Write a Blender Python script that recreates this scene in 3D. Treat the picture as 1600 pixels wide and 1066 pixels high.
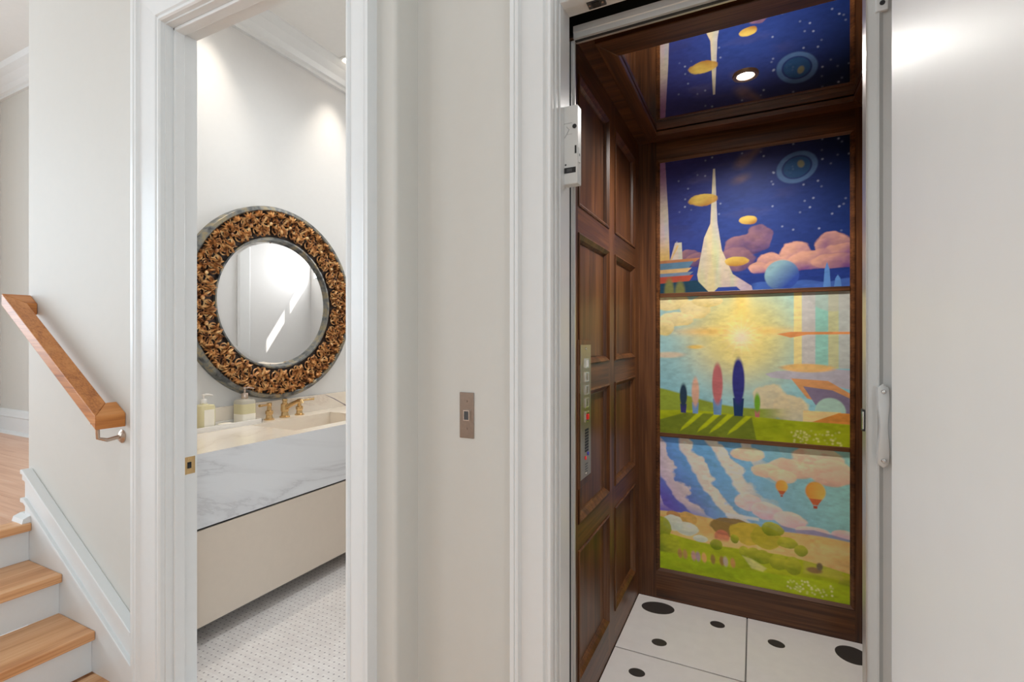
import bpy, math, random
import numpy as np
from mathutils import Vector, Matrix
random.seed(7); np.random.seed(7)
PI = math.pi
scene = bpy.context.scene
for o in list(bpy.data.objects): bpy.data.objects.remove(o)

# ------------------------------------------------------------------ camera
FPX = 770.0; YAW = math.radians(26.2); H = 1.33; HORIZON = 531.0
cam_d = bpy.data.cameras.new('camera'); cam = bpy.data.objects.new('camera', cam_d)
scene.collection.objects.link(cam)
cam.location = (0, 0, H); cam.rotation_euler = (PI/2, 0, YAW)
cam_d.sensor_width = 36; cam_d.lens = FPX/1600*36; cam_d.clip_start = 0.02
cam_d.shift_y = -(533.0-HORIZON)/1600
scene.camera = cam
SA, CA = math.sin(YAW), math.cos(YAW)
# ------------------------------------------------------------------ world, sun, lights, exposure
w = bpy.data.worlds.new('world'); scene.world = w; w.use_nodes = True
w.node_tree.nodes['Background'].inputs[0].default_value = (0.86, 0.93, 1.0, 1)
w.node_tree.nodes['Background'].inputs[1].default_value = 1.2
def light(name, kind, loc, rot, energy, color=(1,1,1), **kw):
    d = bpy.data.lights.new(name, kind); d.energy = energy; d.color = color
    for k, v in kw.items(): setattr(d, k, v)
    o = bpy.data.objects.new(name, d); o.location = loc; o.rotation_euler = rot
    scene.collection.objects.link(o); return o
sun = light('sun', 'SUN', (0, 6, 6), (0,0,0), 9.0, (1,0.96,0.9), angle=0.009)
sun.rotation_euler = Vector((1.0, -1.0, -1.45)).to_track_quat('-Z', 'Y').to_euler()
# daylight in the hall windows (behind the viewer and on the right) and in the far landing room
DAY = (0.69, 0.86, 1.0)
light('daylight_hall_back', 'AREA', (0.6, -2.96, 1.75), (PI/2, 0, 0), 15, DAY, shape='RECTANGLE', size=2.2, size_y=1.9)
light('daylight_hall_side', 'AREA', (2.56, -1.75, 1.75), (PI/2, 0, PI/2), 62, DAY, shape='RECTANGLE', size=1.8, size_y=1.9)
light('daylight_landing', 'AREA', (-4.6, -2.96, 1.9), (PI/2, 0, 0), 36, DAY, shape='RECTANGLE', size=1.8, size_y=2.0)
light('daylight_landing_side', 'AREA', (-6.0, -1.0, 2.2), (PI/2, 0, -PI/2), 100, DAY, shape='RECTANGLE', size=2.2, size_y=1.9)
scene.view_settings.view_transform = 'Standard'; scene.view_settings.look = 'None'
scene.view_settings.gamma = 1.0; scene.view_settings.use_curve_mapping = False
scene.view_settings.exposure = -0.18

# ------------------------------------------------------------------ pixel helpers
def ray(px, py):
    u = (px-800)/FPX; v = (HORIZON-py)/FPX
    return Vector((-SA+u*CA, CA+u*SA, v))
def onX(px, py, X): d = ray(px, py); return Vector((0,0,H))+d*(X/d.x)
def onY(px, py, Y): d = ray(px, py); return Vector((0,0,H))+d*(Y/d.y)
def onZ(px, py, Z): d = ray(px, py); return Vector((0,0,H))+d*((Z-H)/d.z)

# ------------------------------------------------------------------ materials
def lin(c): return tuple((x/255/12.92 if x/255 <= 0.04045 else ((x/255+0.055)/1.055)**2.4) for x in c)
def newmat(name):
    m = bpy.data.materials.new(name); m.use_nodes = True
    return m, m.node_tree.nodes, m.node_tree.links, m.node_tree.nodes['Principled BSDF']
def coords(N, L, scale, loc=(0,0,0), rot=(0,0,0), kind='Object'):
    tc = N.new('ShaderNodeTexCoord'); mp = N.new('ShaderNodeMapping')
    mp.inputs['Scale'].default_value = scale; mp.inputs['Location'].default_value = loc; mp.inputs['Rotation'].default_value = rot
    L.new(tc.outputs[kind], mp.inputs['Vector']); return mp
def ramp(N, L, fac, stops):
    r = N.new('ShaderNodeValToRGB'); e = r.color_ramp.elements
    while len(e) < len(stops): e.new(0.5)
    for i, (p, c) in enumerate(stops): e[i].position = p; e[i].color = (*c, 1)
    L.new(fac, r.inputs[0]); return r
def plain(name, rgb, rough=0.5, metal=0.0, var=0.03, scale=6.0, bump=0.0, bscale=200, **kw):
    m, N, L, B = newmat(name)
    mp = coords(N, L, (scale,)*3); n = N.new('ShaderNodeTexNoise'); n.inputs['Detail'].default_value = 3
    L.new(mp.outputs[0], n.inputs['Vector'])
    c = lin(rgb); r = ramp(N, L, n.outputs['Fac'], [(0.3, tuple(x*(1-var) for x in c)), (0.7, tuple(min(1, x*(1+var)) for x in c))])
    L.new(r.outputs[0], B.inputs['Base Color'])
    B.inputs['Roughness'].default_value = rough; B.inputs['Metallic'].default_value = metal
    for k, v in kw.items(): B.inputs[k].default_value = v
    if bump:
        n2 = N.new('ShaderNodeTexNoise'); mp2 = coords(N, L, (bscale,)*3); L.new(mp2.outputs[0], n2.inputs['Vector'])
        b = N.new('ShaderNodeBump'); b.inputs['Strength'].default_value = bump; b.inputs['Distance'].default_value = 0.002
        L.new(n2.outputs['Fac'], b.inputs['Height']); L.new(b.outputs[0], B.inputs['Normal'])
    return m
def wood(name, dark, mid, lightc, axis, rough=0.38, s=1.0, spec=0.5):
    m, N, L, B = newmat(name)
    oi = N.new('ShaderNodeObjectInfo'); tc = N.new('ShaderNodeTexCoord')
    add = N.new('ShaderNodeVectorMath'); add.operation = 'MULTIPLY_ADD'
    cmb = N.new('ShaderNodeCombineXYZ')
    for i in range(3): L.new(oi.outputs['Random'], cmb.inputs[i])
    L.new(cmb.outputs[0], add.inputs[0]); add.inputs[1].default_value = (7, 5, 9); L.new(tc.outputs['Object'], add.inputs[2])
    sc = [9*s, 9*s, 9*s]; sc[axis] = 0.7*s
    mp = N.new('ShaderNodeMapping'); mp.inputs['Scale'].default_value = sc; L.new(add.outputs[0], mp.inputs['Vector'])
    n1 = N.new('ShaderNodeTexNoise'); n1.inputs['Scale'].default_value = 1.6; n1.inputs['Detail'].default_value = 5; n1.inputs['Distortion'].default_value = 1.0
    L.new(mp.outputs[0], n1.inputs['Vector'])
    sc2 = [120*s, 120*s, 120*s]; sc2[axis] = 3*s
    mp2 = N.new('ShaderNodeMapping'); mp2.inputs['Scale'].default_value = sc2; L.new(add.outputs[0], mp2.inputs['Vector'])
    n2 = N.new('ShaderNodeTexNoise'); n2.inputs['Scale'].default_value = 1.0; n2.inputs['Detail'].default_value = 2; L.new(mp2.outputs[0], n2.inputs['Vector'])
    mx = N.new('ShaderNodeMix'); mx.inputs[0].default_value = 0.4; L.new(n1.outputs['Fac'], mx.inputs[2]); L.new(n2.outputs['Fac'], mx.inputs[3])
    r = ramp(N, L, mx.outputs[0], [(0.34, lin(dark)), (0.5, lin(mid)), (0.68, lin(lightc))])
    L.new(r.outputs[0], B.inputs['Base Color']); B.inputs['Roughness'].default_value = rough
    B.inputs['Specular IOR Level'].default_value = spec
    b = N.new('ShaderNodeBump'); b.inputs['Strength'].default_value = 0.12; b.inputs['Distance'].default_value = 0.001
    L.new(n2.outputs['Fac'], b.inputs['Height']); L.new(b.outputs[0], B.inputs['Normal'])
    return m
def marble(name, base, vein, rough=0.12, scale=1.6, amount=0.5):
    m, N, L, B = newmat(name)
    mp = coords(N, L, (scale, scale*0.55, scale*1.6), rot=(0.5, 0.2, 0.6))
    n = N.new('ShaderNodeTexNoise'); n.inputs['Scale'].default_value = 1.7; n.inputs['Detail'].default_value = 8; n.inputs['Roughness'].default_value = 0.6; n.inputs['Distortion'].default_value = 1.4
    L.new(mp.outputs[0], n.inputs['Vector'])
    sb = N.new('ShaderNodeMath'); sb.operation = 'SUBTRACT'; L.new(n.outputs['Fac'], sb.inputs[0]); sb.inputs[1].default_value = 0.5
    ab = N.new('ShaderNodeMath'); ab.operation = 'ABSOLUTE'; L.new(sb.outputs[0], ab.inputs[0])
    b, v = lin(base), lin(vein); mid = tuple(b[i]*(1-0.35*amount)+v[i]*0.35*amount for i in range(3)); dk = tuple(b[i]*(1-amount)+v[i]*amount for i in range(3))
    r = ramp(N, L, ab.outputs[0], [(0.0, dk), (0.012, mid), (0.06, b)])
    n2 = N.new('ShaderNodeTexNoise'); n2.inputs['Scale'].default_value = 0.8; n2.inputs['Detail'].default_value = 4; L.new(mp.outputs[0], n2.inputs['Vector'])
    r2 = ramp(N, L, n2.outputs['Fac'], [(0.35, (0.9,0.9,0.92)), (0.65, (1,1,1))])
    mx = N.new('ShaderNodeMix'); mx.data_type = 'RGBA'; mx.blend_type = 'MULTIPLY'; mx.inputs[0].default_value = 1
    L.new(r.outputs[0], mx.inputs[6]); L.new(r2.outputs[0], mx.inputs[7]); L.new(mx.outputs[2], B.inputs['Base Color'])
    B.inputs['Roughness'].default_value = rough; return m
def emit(name, rgb, strength):
    m, N, L, B = newmat(name); B.inputs['Base Color'].default_value = (*lin(rgb), 1)
    B.inputs['Emission Color'].default_value = (*lin(rgb), 1); B.inputs['Emission Strength'].default_value = strength; return m

M = {}
M['wall'] = plain('wall_paint', (211,207,199), 0.6, var=0.006)
M['wallw'] = plain('powder_wall_paint', (224,222,219), 0.55, var=0.006)
M['trim'] = plain('trim_enamel', (228,228,226), 0.32, var=0.008)
M['ceil'] = plain('ceiling_paint', (232,230,226), 0.8, var=0.01)
M['door'] = plain('door_enamel', (238,235,230), 0.42, var=0.008, scale=2.0, **{'Specular IOR Level': 0.1})
WD = ((54,29,13),(94,56,29),(130,83,46))
M['wv'] = wood('stained_oak_vertical', *WD, 2); M['wy'] = wood('stained_oak_along_depth', *WD, 1); M['wx'] = wood('stained_oak_along_width', *WD, 0)
OK = ((196,134,86),(222,166,116),(236,190,144))
M['oy'] = wood('light_oak_along_depth', *OK, 1, 0.35); M['ox'] = wood('light_oak_along_width', *OK, 0, 0.3)
HR = ((156,88,36),(194,122,60),(210,142,80))
M['rail'] = wood('handrail_oak', *HR, 0, 0.35, 1.4)
M['tile'] = plain('white_porcelain', (240,236,233), 0.28, var=0.02, scale=4)
M['spot'] = plain('charcoal_inlay', (62,58,56), 0.4, var=0.05)
M['grout'] = plain('tile_grout', (128,124,120), 0.9, var=0.05, scale=40)
M['black'] = plain('hoistway_darkness', (10,10,11), 0.8, var=0.1)
M['alu'] = plain('white_gate_aluminium', (214,214,211), 0.35, 0.15, var=0.01)
M['alu_edge'] = plain('bare_aluminium', (196,190,182), 0.3, 0.6, var=0.02)
M['grey_rubber'] = plain('grey_seal', (70,74,76), 0.5, var=0.05)
M['steel'] = plain('brushed_bronze_steel', (150,132,118), 0.38, 0.8, var=0.05, scale=30)
M['steelp'] = plain('brushed_panel_steel', (176,166,146), 0.3, 0.85, var=0.05, scale=30)
M['chrome'] = plain('bright_metal', (225,222,218), 0.15, 0.9, var=0.01)
M['brass'] = plain('brushed_brass', (218,184,132), 0.24, 0.9, var=0.04, scale=20)
M['nickel'] = plain('warm_nickel', (196,176,160), 0.25, 0.85, var=0.03)
M['plastic'] = plain('white_plastic', (222,222,219), 0.35, var=0.01)
M['print'] = plain('pale_grey_print', (188,188,186), 0.5, var=0.02)
M['dark'] = plain('dark_plastic', (32,32,33), 0.4, var=0.05)
M['dgrey'] = plain('grey_plastic', (74,74,75), 0.45, var=0.05)
M['red'] = plain('red_switch', (200,30,30), 0.3, var=0.05, **{'Emission Color': (0.8,0.02,0.02,1), 'Emission Strength': 0.25})
M['blue'] = plain('blue_button', (60,60,190), 0.3, var=0.05)
M['marble'] = marble('white_marble', (236,236,236), (176,172,172), 0.2, 0.7, 0.4)
M['onyx'] = marble('warm_marble_top', (242,230,212), (190,160,140), 0.14, 0.8, 0.35)
M['beige'] = plain('beige_lacquer', (220,205,188), 0.3, var=0.01)
M['shadow'] = plain('reveal_shade', (38,34,32), 0.7, var=0.05)
M['mirror'] = plain('mirror_silver', (244,244,244), 0.0, 1.0, var=0.0)
M['pewter'] = None
M['ceramic'] = plain('white_ceramic', (236,230,222), 0.2, var=0.01)
M['liquid'] = plain('pale_yellow_soap', (248,236,190), 0.12, var=0.02, **{'Transmission Weight': 0.35, 'IOR': 1.35})
M['frost'] = plain('frosted_glass', (236,228,212), 0.15, var=0.01, **{'Transmission Weight': 0.5, 'IOR': 1.4})
M['label'] = plain('cream_paper_label', (240,232,216), 0.6, var=0.01)
M['lamp'] = emit('lamp_glow', (255,236,214), 14.0)
M['fixture'] = plain('lamp_trim', (186,160,132), 0.3, 0.6, var=0.02)

def pewter():
    m, N, L, B = newmat('mottled_pewter')
    mp = coords(N, L, (14,14,14)); n = N.new('ShaderNodeTexNoise'); n.inputs['Detail'].default_value = 5; n.inputs['Scale'].default_value = 1.5
    L.new(mp.outputs[0], n.inputs['Vector'])
    r = ramp(N, L, n.outputs['Fac'], [(0.35, lin((78,80,82))), (0.5, lin((128,128,124))), (0.62, lin((160,146,116))), (0.72, lin((110,112,116)))])
    L.new(r.outputs[0], B.inputs['Base Color']); B.inputs['Metallic'].default_value = 0.55; B.inputs['Roughness'].default_value = 0.36; return m
M['pewter'] = pewter()
def gilt():
    m, N, L, B = newmat('antique_gilt')
    oi = N.new('ShaderNodeObjectInfo'); mp = coords(N, L, (26,26,26)); n = N.new('ShaderNodeTexNoise'); n.inputs['Detail'].default_value = 4; n.inputs['Scale'].default_value = 1.6
    ad = N.new('ShaderNodeVectorMath'); L.new(mp.outputs[0], ad.inputs[0]); L.new(oi.outputs['Random'], ad.inputs[1]); L.new(ad.outputs[0], n.inputs['Vector'])
    r = ramp(N, L, n.outputs['Fac'], [(0.36, lin((96,58,32))), (0.45, lin((172,112,62))), (0.54, lin((222,166,104))), (0.66, lin((248,214,156)))])
    L.new(r.outputs[0], B.inputs['Base Color']); B.inputs['Metallic'].default_value = 0.15; B.inputs['Roughness'].default_value = 0.4; return m
M['gilt'] = gilt()
M['giltdark'] = plain('dark_umber_ground', (44,28,20), 0.6, 0.1, var=0.2, scale=30)

def mosaic():
    m, N, L, B = newmat('basketweave_mosaic')
    # small pale pieces with a grey dot at every corner of the weave
    mp = coords(N, L, (36, 36, 1), rot=(0,0,0.0)); v = N.new('ShaderNodeTexVoronoi'); v.inputs['Scale'].default_value = 1.0; v.inputs['Randomness'].default_value = 0.0
    v.voronoi_dimensions = '2D'
    L.new(mp.outputs[0], v.inputs['Vector'])
    br = N.new('ShaderNodeTexBrick'); mp2 = coords(N, L, (36,36,1)); L.new(mp2.outputs[0], br.inputs['Vector'])
    br.inputs['Scale'].default_value = 1.0; br.inputs['Mortar Size'].default_value = 0.035; br.inputs['Brick Width'].default_value = 1.0; br.inputs['Row Height'].default_value = 0.5
    br.inputs['Color1'].default_value = (*lin((236,231,227)),1); br.inputs['Color2'].default_value = (*lin((226,219,215)),1); br.inputs['Mortar'].default_value = (*lin((224,217,213)),1)
    lt = N.new('ShaderNodeMath'); lt.operation = 'LESS_THAN'; lt.inputs[1].default_value = 0.13; L.new(v.outputs['Distance'], lt.inputs[0])
    n = N.new('ShaderNodeTexNoise'); n.inputs['Scale'].default_value = 5; n.inputs['Detail'].default_value = 3
    r = ramp(N, L, n.outputs['Fac'], [(0.35,(0.9,0.9,0.9)),(0.65,(1,1,1))])
    mx = N.new('ShaderNodeMix'); mx.data_type='RGBA'; mx.blend_type='MULTIPLY'; mx.inputs[0].default_value=1
    L.new(br.outputs['Color'], mx.inputs[6]); L.new(r.outputs[0], mx.inputs[7])
    m2 = N.new('ShaderNodeMix'); m2.data_type='RGBA'; L.new(lt.outputs[0], m2.inputs[0]); L.new(mx.outputs[2], m2.inputs[6]); m2.inputs[7].default_value = (*lin((158,150,150)),1)
    L.new(m2.outputs[2], B.inputs['Base Color']); B.inputs['Roughness'].default_value = 0.35; return m
M['mosaic'] = mosaic()

# ------------------------------------------------------------------ mesh helpers
class MB:
    def __init__(s): s.v = []; s.f = []
    def add(s, vs, fs):
        o = len(s.v); s.v += [tuple(x) for x in vs]; s.f += [tuple(i+o for i in f) for f in fs]; return s
    def box(s, x0, x1, y0, y1, z0, z1, mat=None):
        if x0 > x1: x0, x1 = x1, x0
        if y0 > y1: y0, y1 = y1, y0
        if z0 > z1: z0, z1 = z1, z0
        vs = [Vector(p) for p in ((x0,y0,z0),(x1,y0,z0),(x1,y1,z0),(x0,y1,z0),(x0,y0,z1),(x1,y0,z1),(x1,y1,z1),(x0,y1,z1))]
        if mat: vs = [mat @ p for p in vs]
        return s.add(vs, [(0,3,2,1),(4,5,6,7),(0,1,5,4),(1,2,6,5),(2,3,7,6),(3,0,4,7)])
    def prism(s, prof, org, u, v, d, L, m0=0.0, m1=0.0):
        """extrude 2D outline (a,b) in the u,v plane along d; m0/m1 mitre the ends by the a coordinate"""
        org, u, v, d = Vector(org), Vector(u), Vector(v), Vector(d); n = len(prof)
        A = [org+u*a+v*b+d*(m0*a) for a, b in prof]; B = [org+u*a+v*b+d*(L+m1*a) for a, b in prof]
        fs = [(i, (i+1) % n, n+(i+1) % n, n+i) for i in range(n)] + [tuple(range(n))[::-1], tuple(range(n, 2*n))]
        return s.add(A+B, fs)
    def tube(s, pts, rad, n=8, caps=True):
        pts = [Vector(p) for p in pts]; k = len(pts); r = rad if hasattr(rad, '__len__') else [rad]*k
        up = None; vs = []
        for i, p in enumerate(pts):
            t = (pts[min(i+1, k-1)]-pts[max(i-1, 0)]).normalized()
            if up is None: up = t.orthogonal().normalized()
            up = (up-t*up.dot(t)).normalized(); b = t.cross(up)
            vs += [p+(up*math.cos(2*PI*j/n)+b*math.sin(2*PI*j/n))*r[i] for j in range(n)]
        fs = [(i*n+j, i*n+(j+1) % n, (i+1)*n+(j+1) % n, (i+1)*n+j) for i in range(k-1) for j in range(n)]
        if caps: fs += [tuple(range(n))[::-1], tuple(range((k-1)*n, k*n))]
        return s.add(vs, fs)
    def lathe(s, prof, org, axis, n=24, sq=None, closed=False):
        """prof: (radius, height) along axis; sq>0 gives a rounded-square section"""
        org, ax = Vector(org), Vector(axis).normalized(); e1 = ax.orthogonal().normalized()
        if abs(ax.z) > 0.9: e1 = Vector((1,0,0))
        e2 = ax.cross(e1); vs = []; k = len(prof)
        for r, h in prof:
            for j in range(n):
                a = 2*PI*j/n; c, q = math.cos(a), math.sin(a)
                if sq: c, q = math.copysign(abs(c)**sq, c), math.copysign(abs(q)**sq, q)
                vs.append(org+ax*h+(e1*c+e2*q)*r)
        kk = k if closed else k-1
        fs = [(i*n+j, i*n+(j+1) % n, ((i+1) % k)*n+(j+1) % n, ((i+1) % k)*n+j) for i in range(kk) for j in range(n)]
        if not closed: fs += [tuple(range(n))[::-1], tuple(range((k-1)*n, k*n))]
        return s.add(vs, fs)
    def mesh(s, name, smooth=False):
        me = bpy.data.meshes.new(name); me.from_pydata(s.v, [], s.f); me.validate()
        import bmesh
        bm = bmesh.new(); bm.from_mesh(me); bmesh.ops.recalc_face_normals(bm, faces=bm.faces); bm.to_mesh(me); bm.free()
        if smooth:
            for p in me.polygons: p.use_smooth = True
            me.set_sharp_from_angle(angle=math.radians(40))
        return me
    def build(s, name, mat, parent=None, smooth=False, bevel=0.0, label=None):
        o = bpy.data.objects.new(name, s.mesh(name, smooth)); o.data.materials.append(M[mat] if isinstance(mat, str) else mat)
        scene.collection.objects.link(o); o.parent = parent
        if parent is not None: o.matrix_parent_inverse = Matrix.Translation(-Vector(parent.location)) if not parent.parent else Matrix.Identity(4)
        if bevel:
            b = o.modifiers.new('bevel', 'BEVEL'); b.width = bevel; b.segments = 2; b.limit_method = 'ANGLE'
        if label: o['label'] = label
        return o
def empty(name, loc, label, cat, group=None, kind=None):
    o = bpy.data.objects.new(name, None); o.location = loc; o.empty_display_size = 0.05; scene.collection.objects.link(o)
    bpy.context.view_layer.update() if False else None
    if kind: o['kind'] = kind
    return tag(o, label, cat, group)
def tag(o, label, cat, group=None):
    o['label'] = label; o['category'] = cat
    if group: o['group'] = group
    return o
def struct(o, label, cat): o['kind'] = 'structure'; return tag(o, label, cat)
def inst(src, name, parent, loc):
    o = bpy.data.objects.new(name, src); o.location = loc; scene.collection.objects.link(o); o.parent = parent
    if parent is not None: o.matrix_parent_inverse = Matrix.Translation(-Vector(parent.location))
    return o
def box(name, mat, x0, x1, y0, y1, z0, z1, parent=None, bevel=0.0, label=None):
    return MB().box(x0,x1,y0,y1,z0,z1).build(name, mat, parent, bevel=bevel, label=label)

# ------------------------------------------------------------------ key dimensions (metres)
YF = 1.147                       # face of the elevator wall
YP = 1.049                       # face of the powder-room and stair wall
XR = -0.8646                     # small return between the two
JXL, JXR = -1.916, -1.030        # powder-room door jamb faces
DOORH = 2.475
XV = -2.149                      # vanity front
XW = -2.76                       # powder-room mirror wall
CT = 0.837                       # counter top
PXR = -0.95                      # powder-room right wall
PYF = 4.03                       # powder-room far wall
PCZ = 3.31
CX0, CX1, CYB = -0.544, 0.487, 2.604   # elevator cab inner faces
CZ = 2.353                       # mirrored ceiling
LZ = 0.512                       # landing level
HC = 3.45                        # hall ceiling

# ================================================================== THE SETTING
# --- hall floor of planks
fl = struct(box('floor', 'ox', -2.9, 2.6, -3.0, 1.25, -0.06, -0.014), 'light oak plank floor of the hallway', 'floor')
x = -2.36
while x < 2.55:
    x1 = min(x+0.138, 2.58); box('plank', 'oy', x, x1-0.0015, -2.98, YF if x > XR else YP, -0.014, 0.0, fl); x = x1
# --- elevator wall with its opening
OX0, OX1, OZ = -0.4414, 0.285, 2.187
we = MB(); we.box(XR, OX0-0.02, YF, 1.242, 0, HC); we.box(OX1+0.02, 2.6, YF, 1.242, 0, HC); we.box(OX0-0.02, OX1+0.02, YF, 1.242, OZ+0.02, HC)
struct(we.build('wall_elevator', 'wall'), 'greige wall around the elevator opening', 'wall')
# --- powder-room / stair wall, with a softened outer corner at the return
wp = MB()
TH = 1.161
wp.box(-2.984, JXL-0.02, YP, TH, 0, HC+0.6); wp.box(JXR+0.02, XR-0.012, YP, TH, 0, HC+0.6); wp.box(JXL-0.02, JXR+0.02, YP, TH, DOORH+0.02, HC+0.6)
cr = [(XR-0.012, YP)]+[(XR-0.012+0.012*math.sin(a), YP+0.012-0.012*math.cos(a)) for a in (0.3,0.6,0.9,1.2,PI/2)]+[(XR, TH),(XR-0.012,TH)]
wp.prism(cr, (0,0,0), (1,0,0), (0,1,0), (0,0,1), HC)
struct(wp.build('wall_powder', 'wall'), 'greige wall with the powder room doorway and the stair rail', 'wall')
# --- other hall walls (behind and beside the viewer) with window openings
wb = MB()
for a, b in ((-6.05,-5.55),(-3.65,-0.55),(1.75,2.6)): wb.box(a, b, -3.1, -3.0, 0, HC+0.6)
for a, b in ((-5.55,-3.65),(-0.55,1.75)): wb.box(a, b, -3.1, -3.0, 0, 0.78); wb.box(a, b, -3.1, -3.0, 2.72, HC+0.6)
struct(wb.build('wall_back', 'wall'), 'greige hall wall with two tall windows behind the viewer', 'wall')
wr = MB(); wr.box(2.6, 2.7, -3.1, -2.7, 0, HC); wr.box(2.6, 2.7, -0.8, 1.242, 0, HC); wr.box(2.6, 2.7, -2.7, -0.8, 0, 0.78); wr.box(2.6, 2.7, -2.7, -0.8, 2.72, HC)
struct(wr.build('wall_right', 'wall'), 'greige side wall of the hall with a tall window', 'wall')
def window(n, x0, x1, y, z0, z1, axis='x', label=''):
    o = MB(); t = 0.05
    def bx(a, b, c, d):
        (o.box(a, b, y-0.04, y+0.02, c, d) if axis == 'x' else o.box(y-0.02, y+0.04, a, b, c, d))
    bx(x0, x1, z0, z0+t); bx(x0, x1, z1-t, z1); bx(x0, x0+t, z0+t, z1-t); bx(x1-t, x1, z0+t, z1-t)
    r = struct(o.build('window_%d' % n, 'trim'), label, 'window')
    m = MB(); xm = (x0+x1)/2
    m.box(xm-0.015, xm+0.015, y-0.03, y+0.01, z0+t, z1-t) if axis == 'x' else m.box(y-0.01, y+0.03, xm-0.015, xm+0.015, z0+t, z1-t)
    m.build('mullion', 'trim', r); return r
window(1, -0.55, 1.75, -3.05, 0.78, 2.72, 'x', 'white framed window in the wall behind the viewer facing the elevator')
window(2, -2.7, -0.8, 2.65, 0.78, 2.72, 'y', 'white framed window in the side wall of the hall')
window(3, -5.55, -3.65, -3.05, 0.78, 2.72, 'x', 'white framed window opposite the stair landing')
window(5, -2.1, 0.1, -6.1, 1.25, 3.15, 'y', 'white framed window in the side wall beyond the landing')
hc = MB(); hc.box(XR, 2.7, YP, 1.242, HC, HC+0.25); hc.box(-2.0, 2.7, -3.1, YP, HC, HC+0.25)
struct(hc.build('ceiling_hall', 'ceil'), 'white hall ceiling', 'ceiling')
# --- landing room beyond the stair
LW = 1.94; LC = 3.62
struct(box('wall_landing_far', 'wall', -6.05, XW-0.02, LW, LW+0.1, LZ, 4.05), 'pale wall of the room beyond the stair landing', 'wall')
wls = MB(); wls.box(-6.15,-6.05,-3.1,-2.1,0,4.05); wls.box(-6.15,-6.05,0.1,LW+0.1,0,4.05); wls.box(-6.15,-6.05,-2.1,0.1,0,1.25); wls.box(-6.15,-6.05,-2.1,0.1,3.15,4.05)
struct(wls.build('wall_landing_side', 'wall'), 'pale side wall of the room beyond the landing', 'wall')
struct(box('ceiling_landing', 'ceil', -6.15, -2.0, -3.1, LW+0.1, LC, LC+0.1), 'ceiling of the room beyond the stair landing', 'ceiling')
lf = struct(box('floor_landing', 'oy', -6.05, -2.93, -3.0, LW, LZ-0.2, LZ-0.014), 'oak plank floor of the landing above the steps', 'floor')
M['lfl'] = wood('landing_oak', (206,152,120), (226,176,144), (236,194,166), 0, 0.3)
y = -3.0
while y < LW-0.01:
    y1 = min(y+0.138, LW); box('plank', 'lfl', -6.05, -2.93, y, y1-0.0015, LZ-0.014, LZ, lf); y = y1
# baseboard and crown of the landing room
BBP = [(0,0),(0,0.018),(0.14,0.018),(0.15,0.024),(0.165,0.02),(0.2,0.014),(0.21,0.006),(0.21,0)]
def baseboard(name, p0, d, n, L, label, parent=None):
    mb = MB(); mb.prism(BBP, p0, (0,0,1), n, d, L)
    mb.prism([(0,0),(0,0.036),(0.02,0.03),(0.028,0.018),(0.028,0)], p0, (0,0,1), n, d, L)
    return struct(mb.build(name, 'trim'), label, 'baseboard')
baseboard('baseboard_landing', (-6.05, LW, LZ), (1,0,0), (0,-1,0), 6.05+XW-0.02, 'tall white baseboard beyond the stair landing')
baseboard('baseboard_landing_side', (-6.05, -3.0, LZ), (0,1,0), (1,0,0), LW+3.0, 'tall white baseboard on the side wall beyond the landing')
CRP = [(0,0),(0,0.022),(0.02,0.026),(0.03,0.04),(0.06,0.06),(0.1,0.1),(0.125,0.142),(0.145,0.15),(0.16,0.158),(0.16,0)]
def crown(name, p0, d, n, L, label):   # p0 on the wall at the lower edge
    mb = MB(); mb.prism(CRP, p0, (0,0,1), n, d, L); return struct(mb.build(name, 'trim', smooth=False), label, 'crown moulding')
crown('trim_landing_crown', (-6.05, LW, LC-0.16), (1,0,0), (0,-1,0), 6.05+XW-0.02, 'white crown moulding in the room beyond the landing')

# --- powder room shell
struct(box('floor_powder', 'mosaic', XW-0.1, PXR+0.05, TH-0.12, PYF+0.1, -0.06, 0.0), 'pale basketweave mosaic floor with grey dots', 'floor')
struct(box('wall_powder_left', 'wallw', -2.984, XW, TH, PYF+0.1, 0, PCZ+0.1), 'white powder room wall behind the round mirror', 'wall')
struct(box('wall_powder_right', 'wallw', PXR, PXR+0.09, TH, PYF+0.1, 0, PCZ+0.1), 'white powder room wall opposite the round mirror', 'wall')
struct(box('wall_powder_inner', 'wallw', XW, -2.05, TH, TH+0.012, 0, PCZ), 'white inner face of the doorway wall beside the vanity', 'wall')
WX0, WX1, WZ0, WZ1 = -1.62, -1.0, 2.02, 2.3
wf = MB(); wf.box(XW, WX0, PYF, PYF+0.1, 0, PCZ+0.1); wf.box(WX1, PXR, PYF, PYF+0.1, 0, PCZ+0.1); wf.box(WX0, WX1, PYF, PYF+0.1, 0, WZ0); wf.box(WX0, WX1, PYF, PYF+0.1, WZ1, PCZ+0.1)
struct(wf.build('wall_powder_far', 'wallw'), 'white far wall of the powder room with a narrow high window', 'wall')
m4 = MB(); m4.box(WX0, WX1, PYF+0.03, PYF+0.07, WZ0, WZ0+0.02); m4.box(WX0, WX1, PYF+0.03, PYF+0.07, WZ1-0.02, WZ1); m4.box(WX0, WX0+0.02, PYF+0.03, PYF+0.07, WZ0, WZ1); m4.box(WX1-0.02, WX1, PYF+0.03, PYF+0.07, WZ0, WZ1)
w4 = struct(m4.build('window_4', 'trim'), 'narrow high window at the far end of the powder room', 'window')
box('mullion', 'trim', -1.33, -1.30, PYF+0.03, PYF+0.07, WZ0+0.02, WZ1-0.02, w4)
struct(box('ceiling_powder', 'ceil', XW-0.1, PXR+0.05, TH-0.06, PYF+0.1, PCZ, PCZ+0.08), 'white powder room ceiling', 'ceiling')
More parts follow.
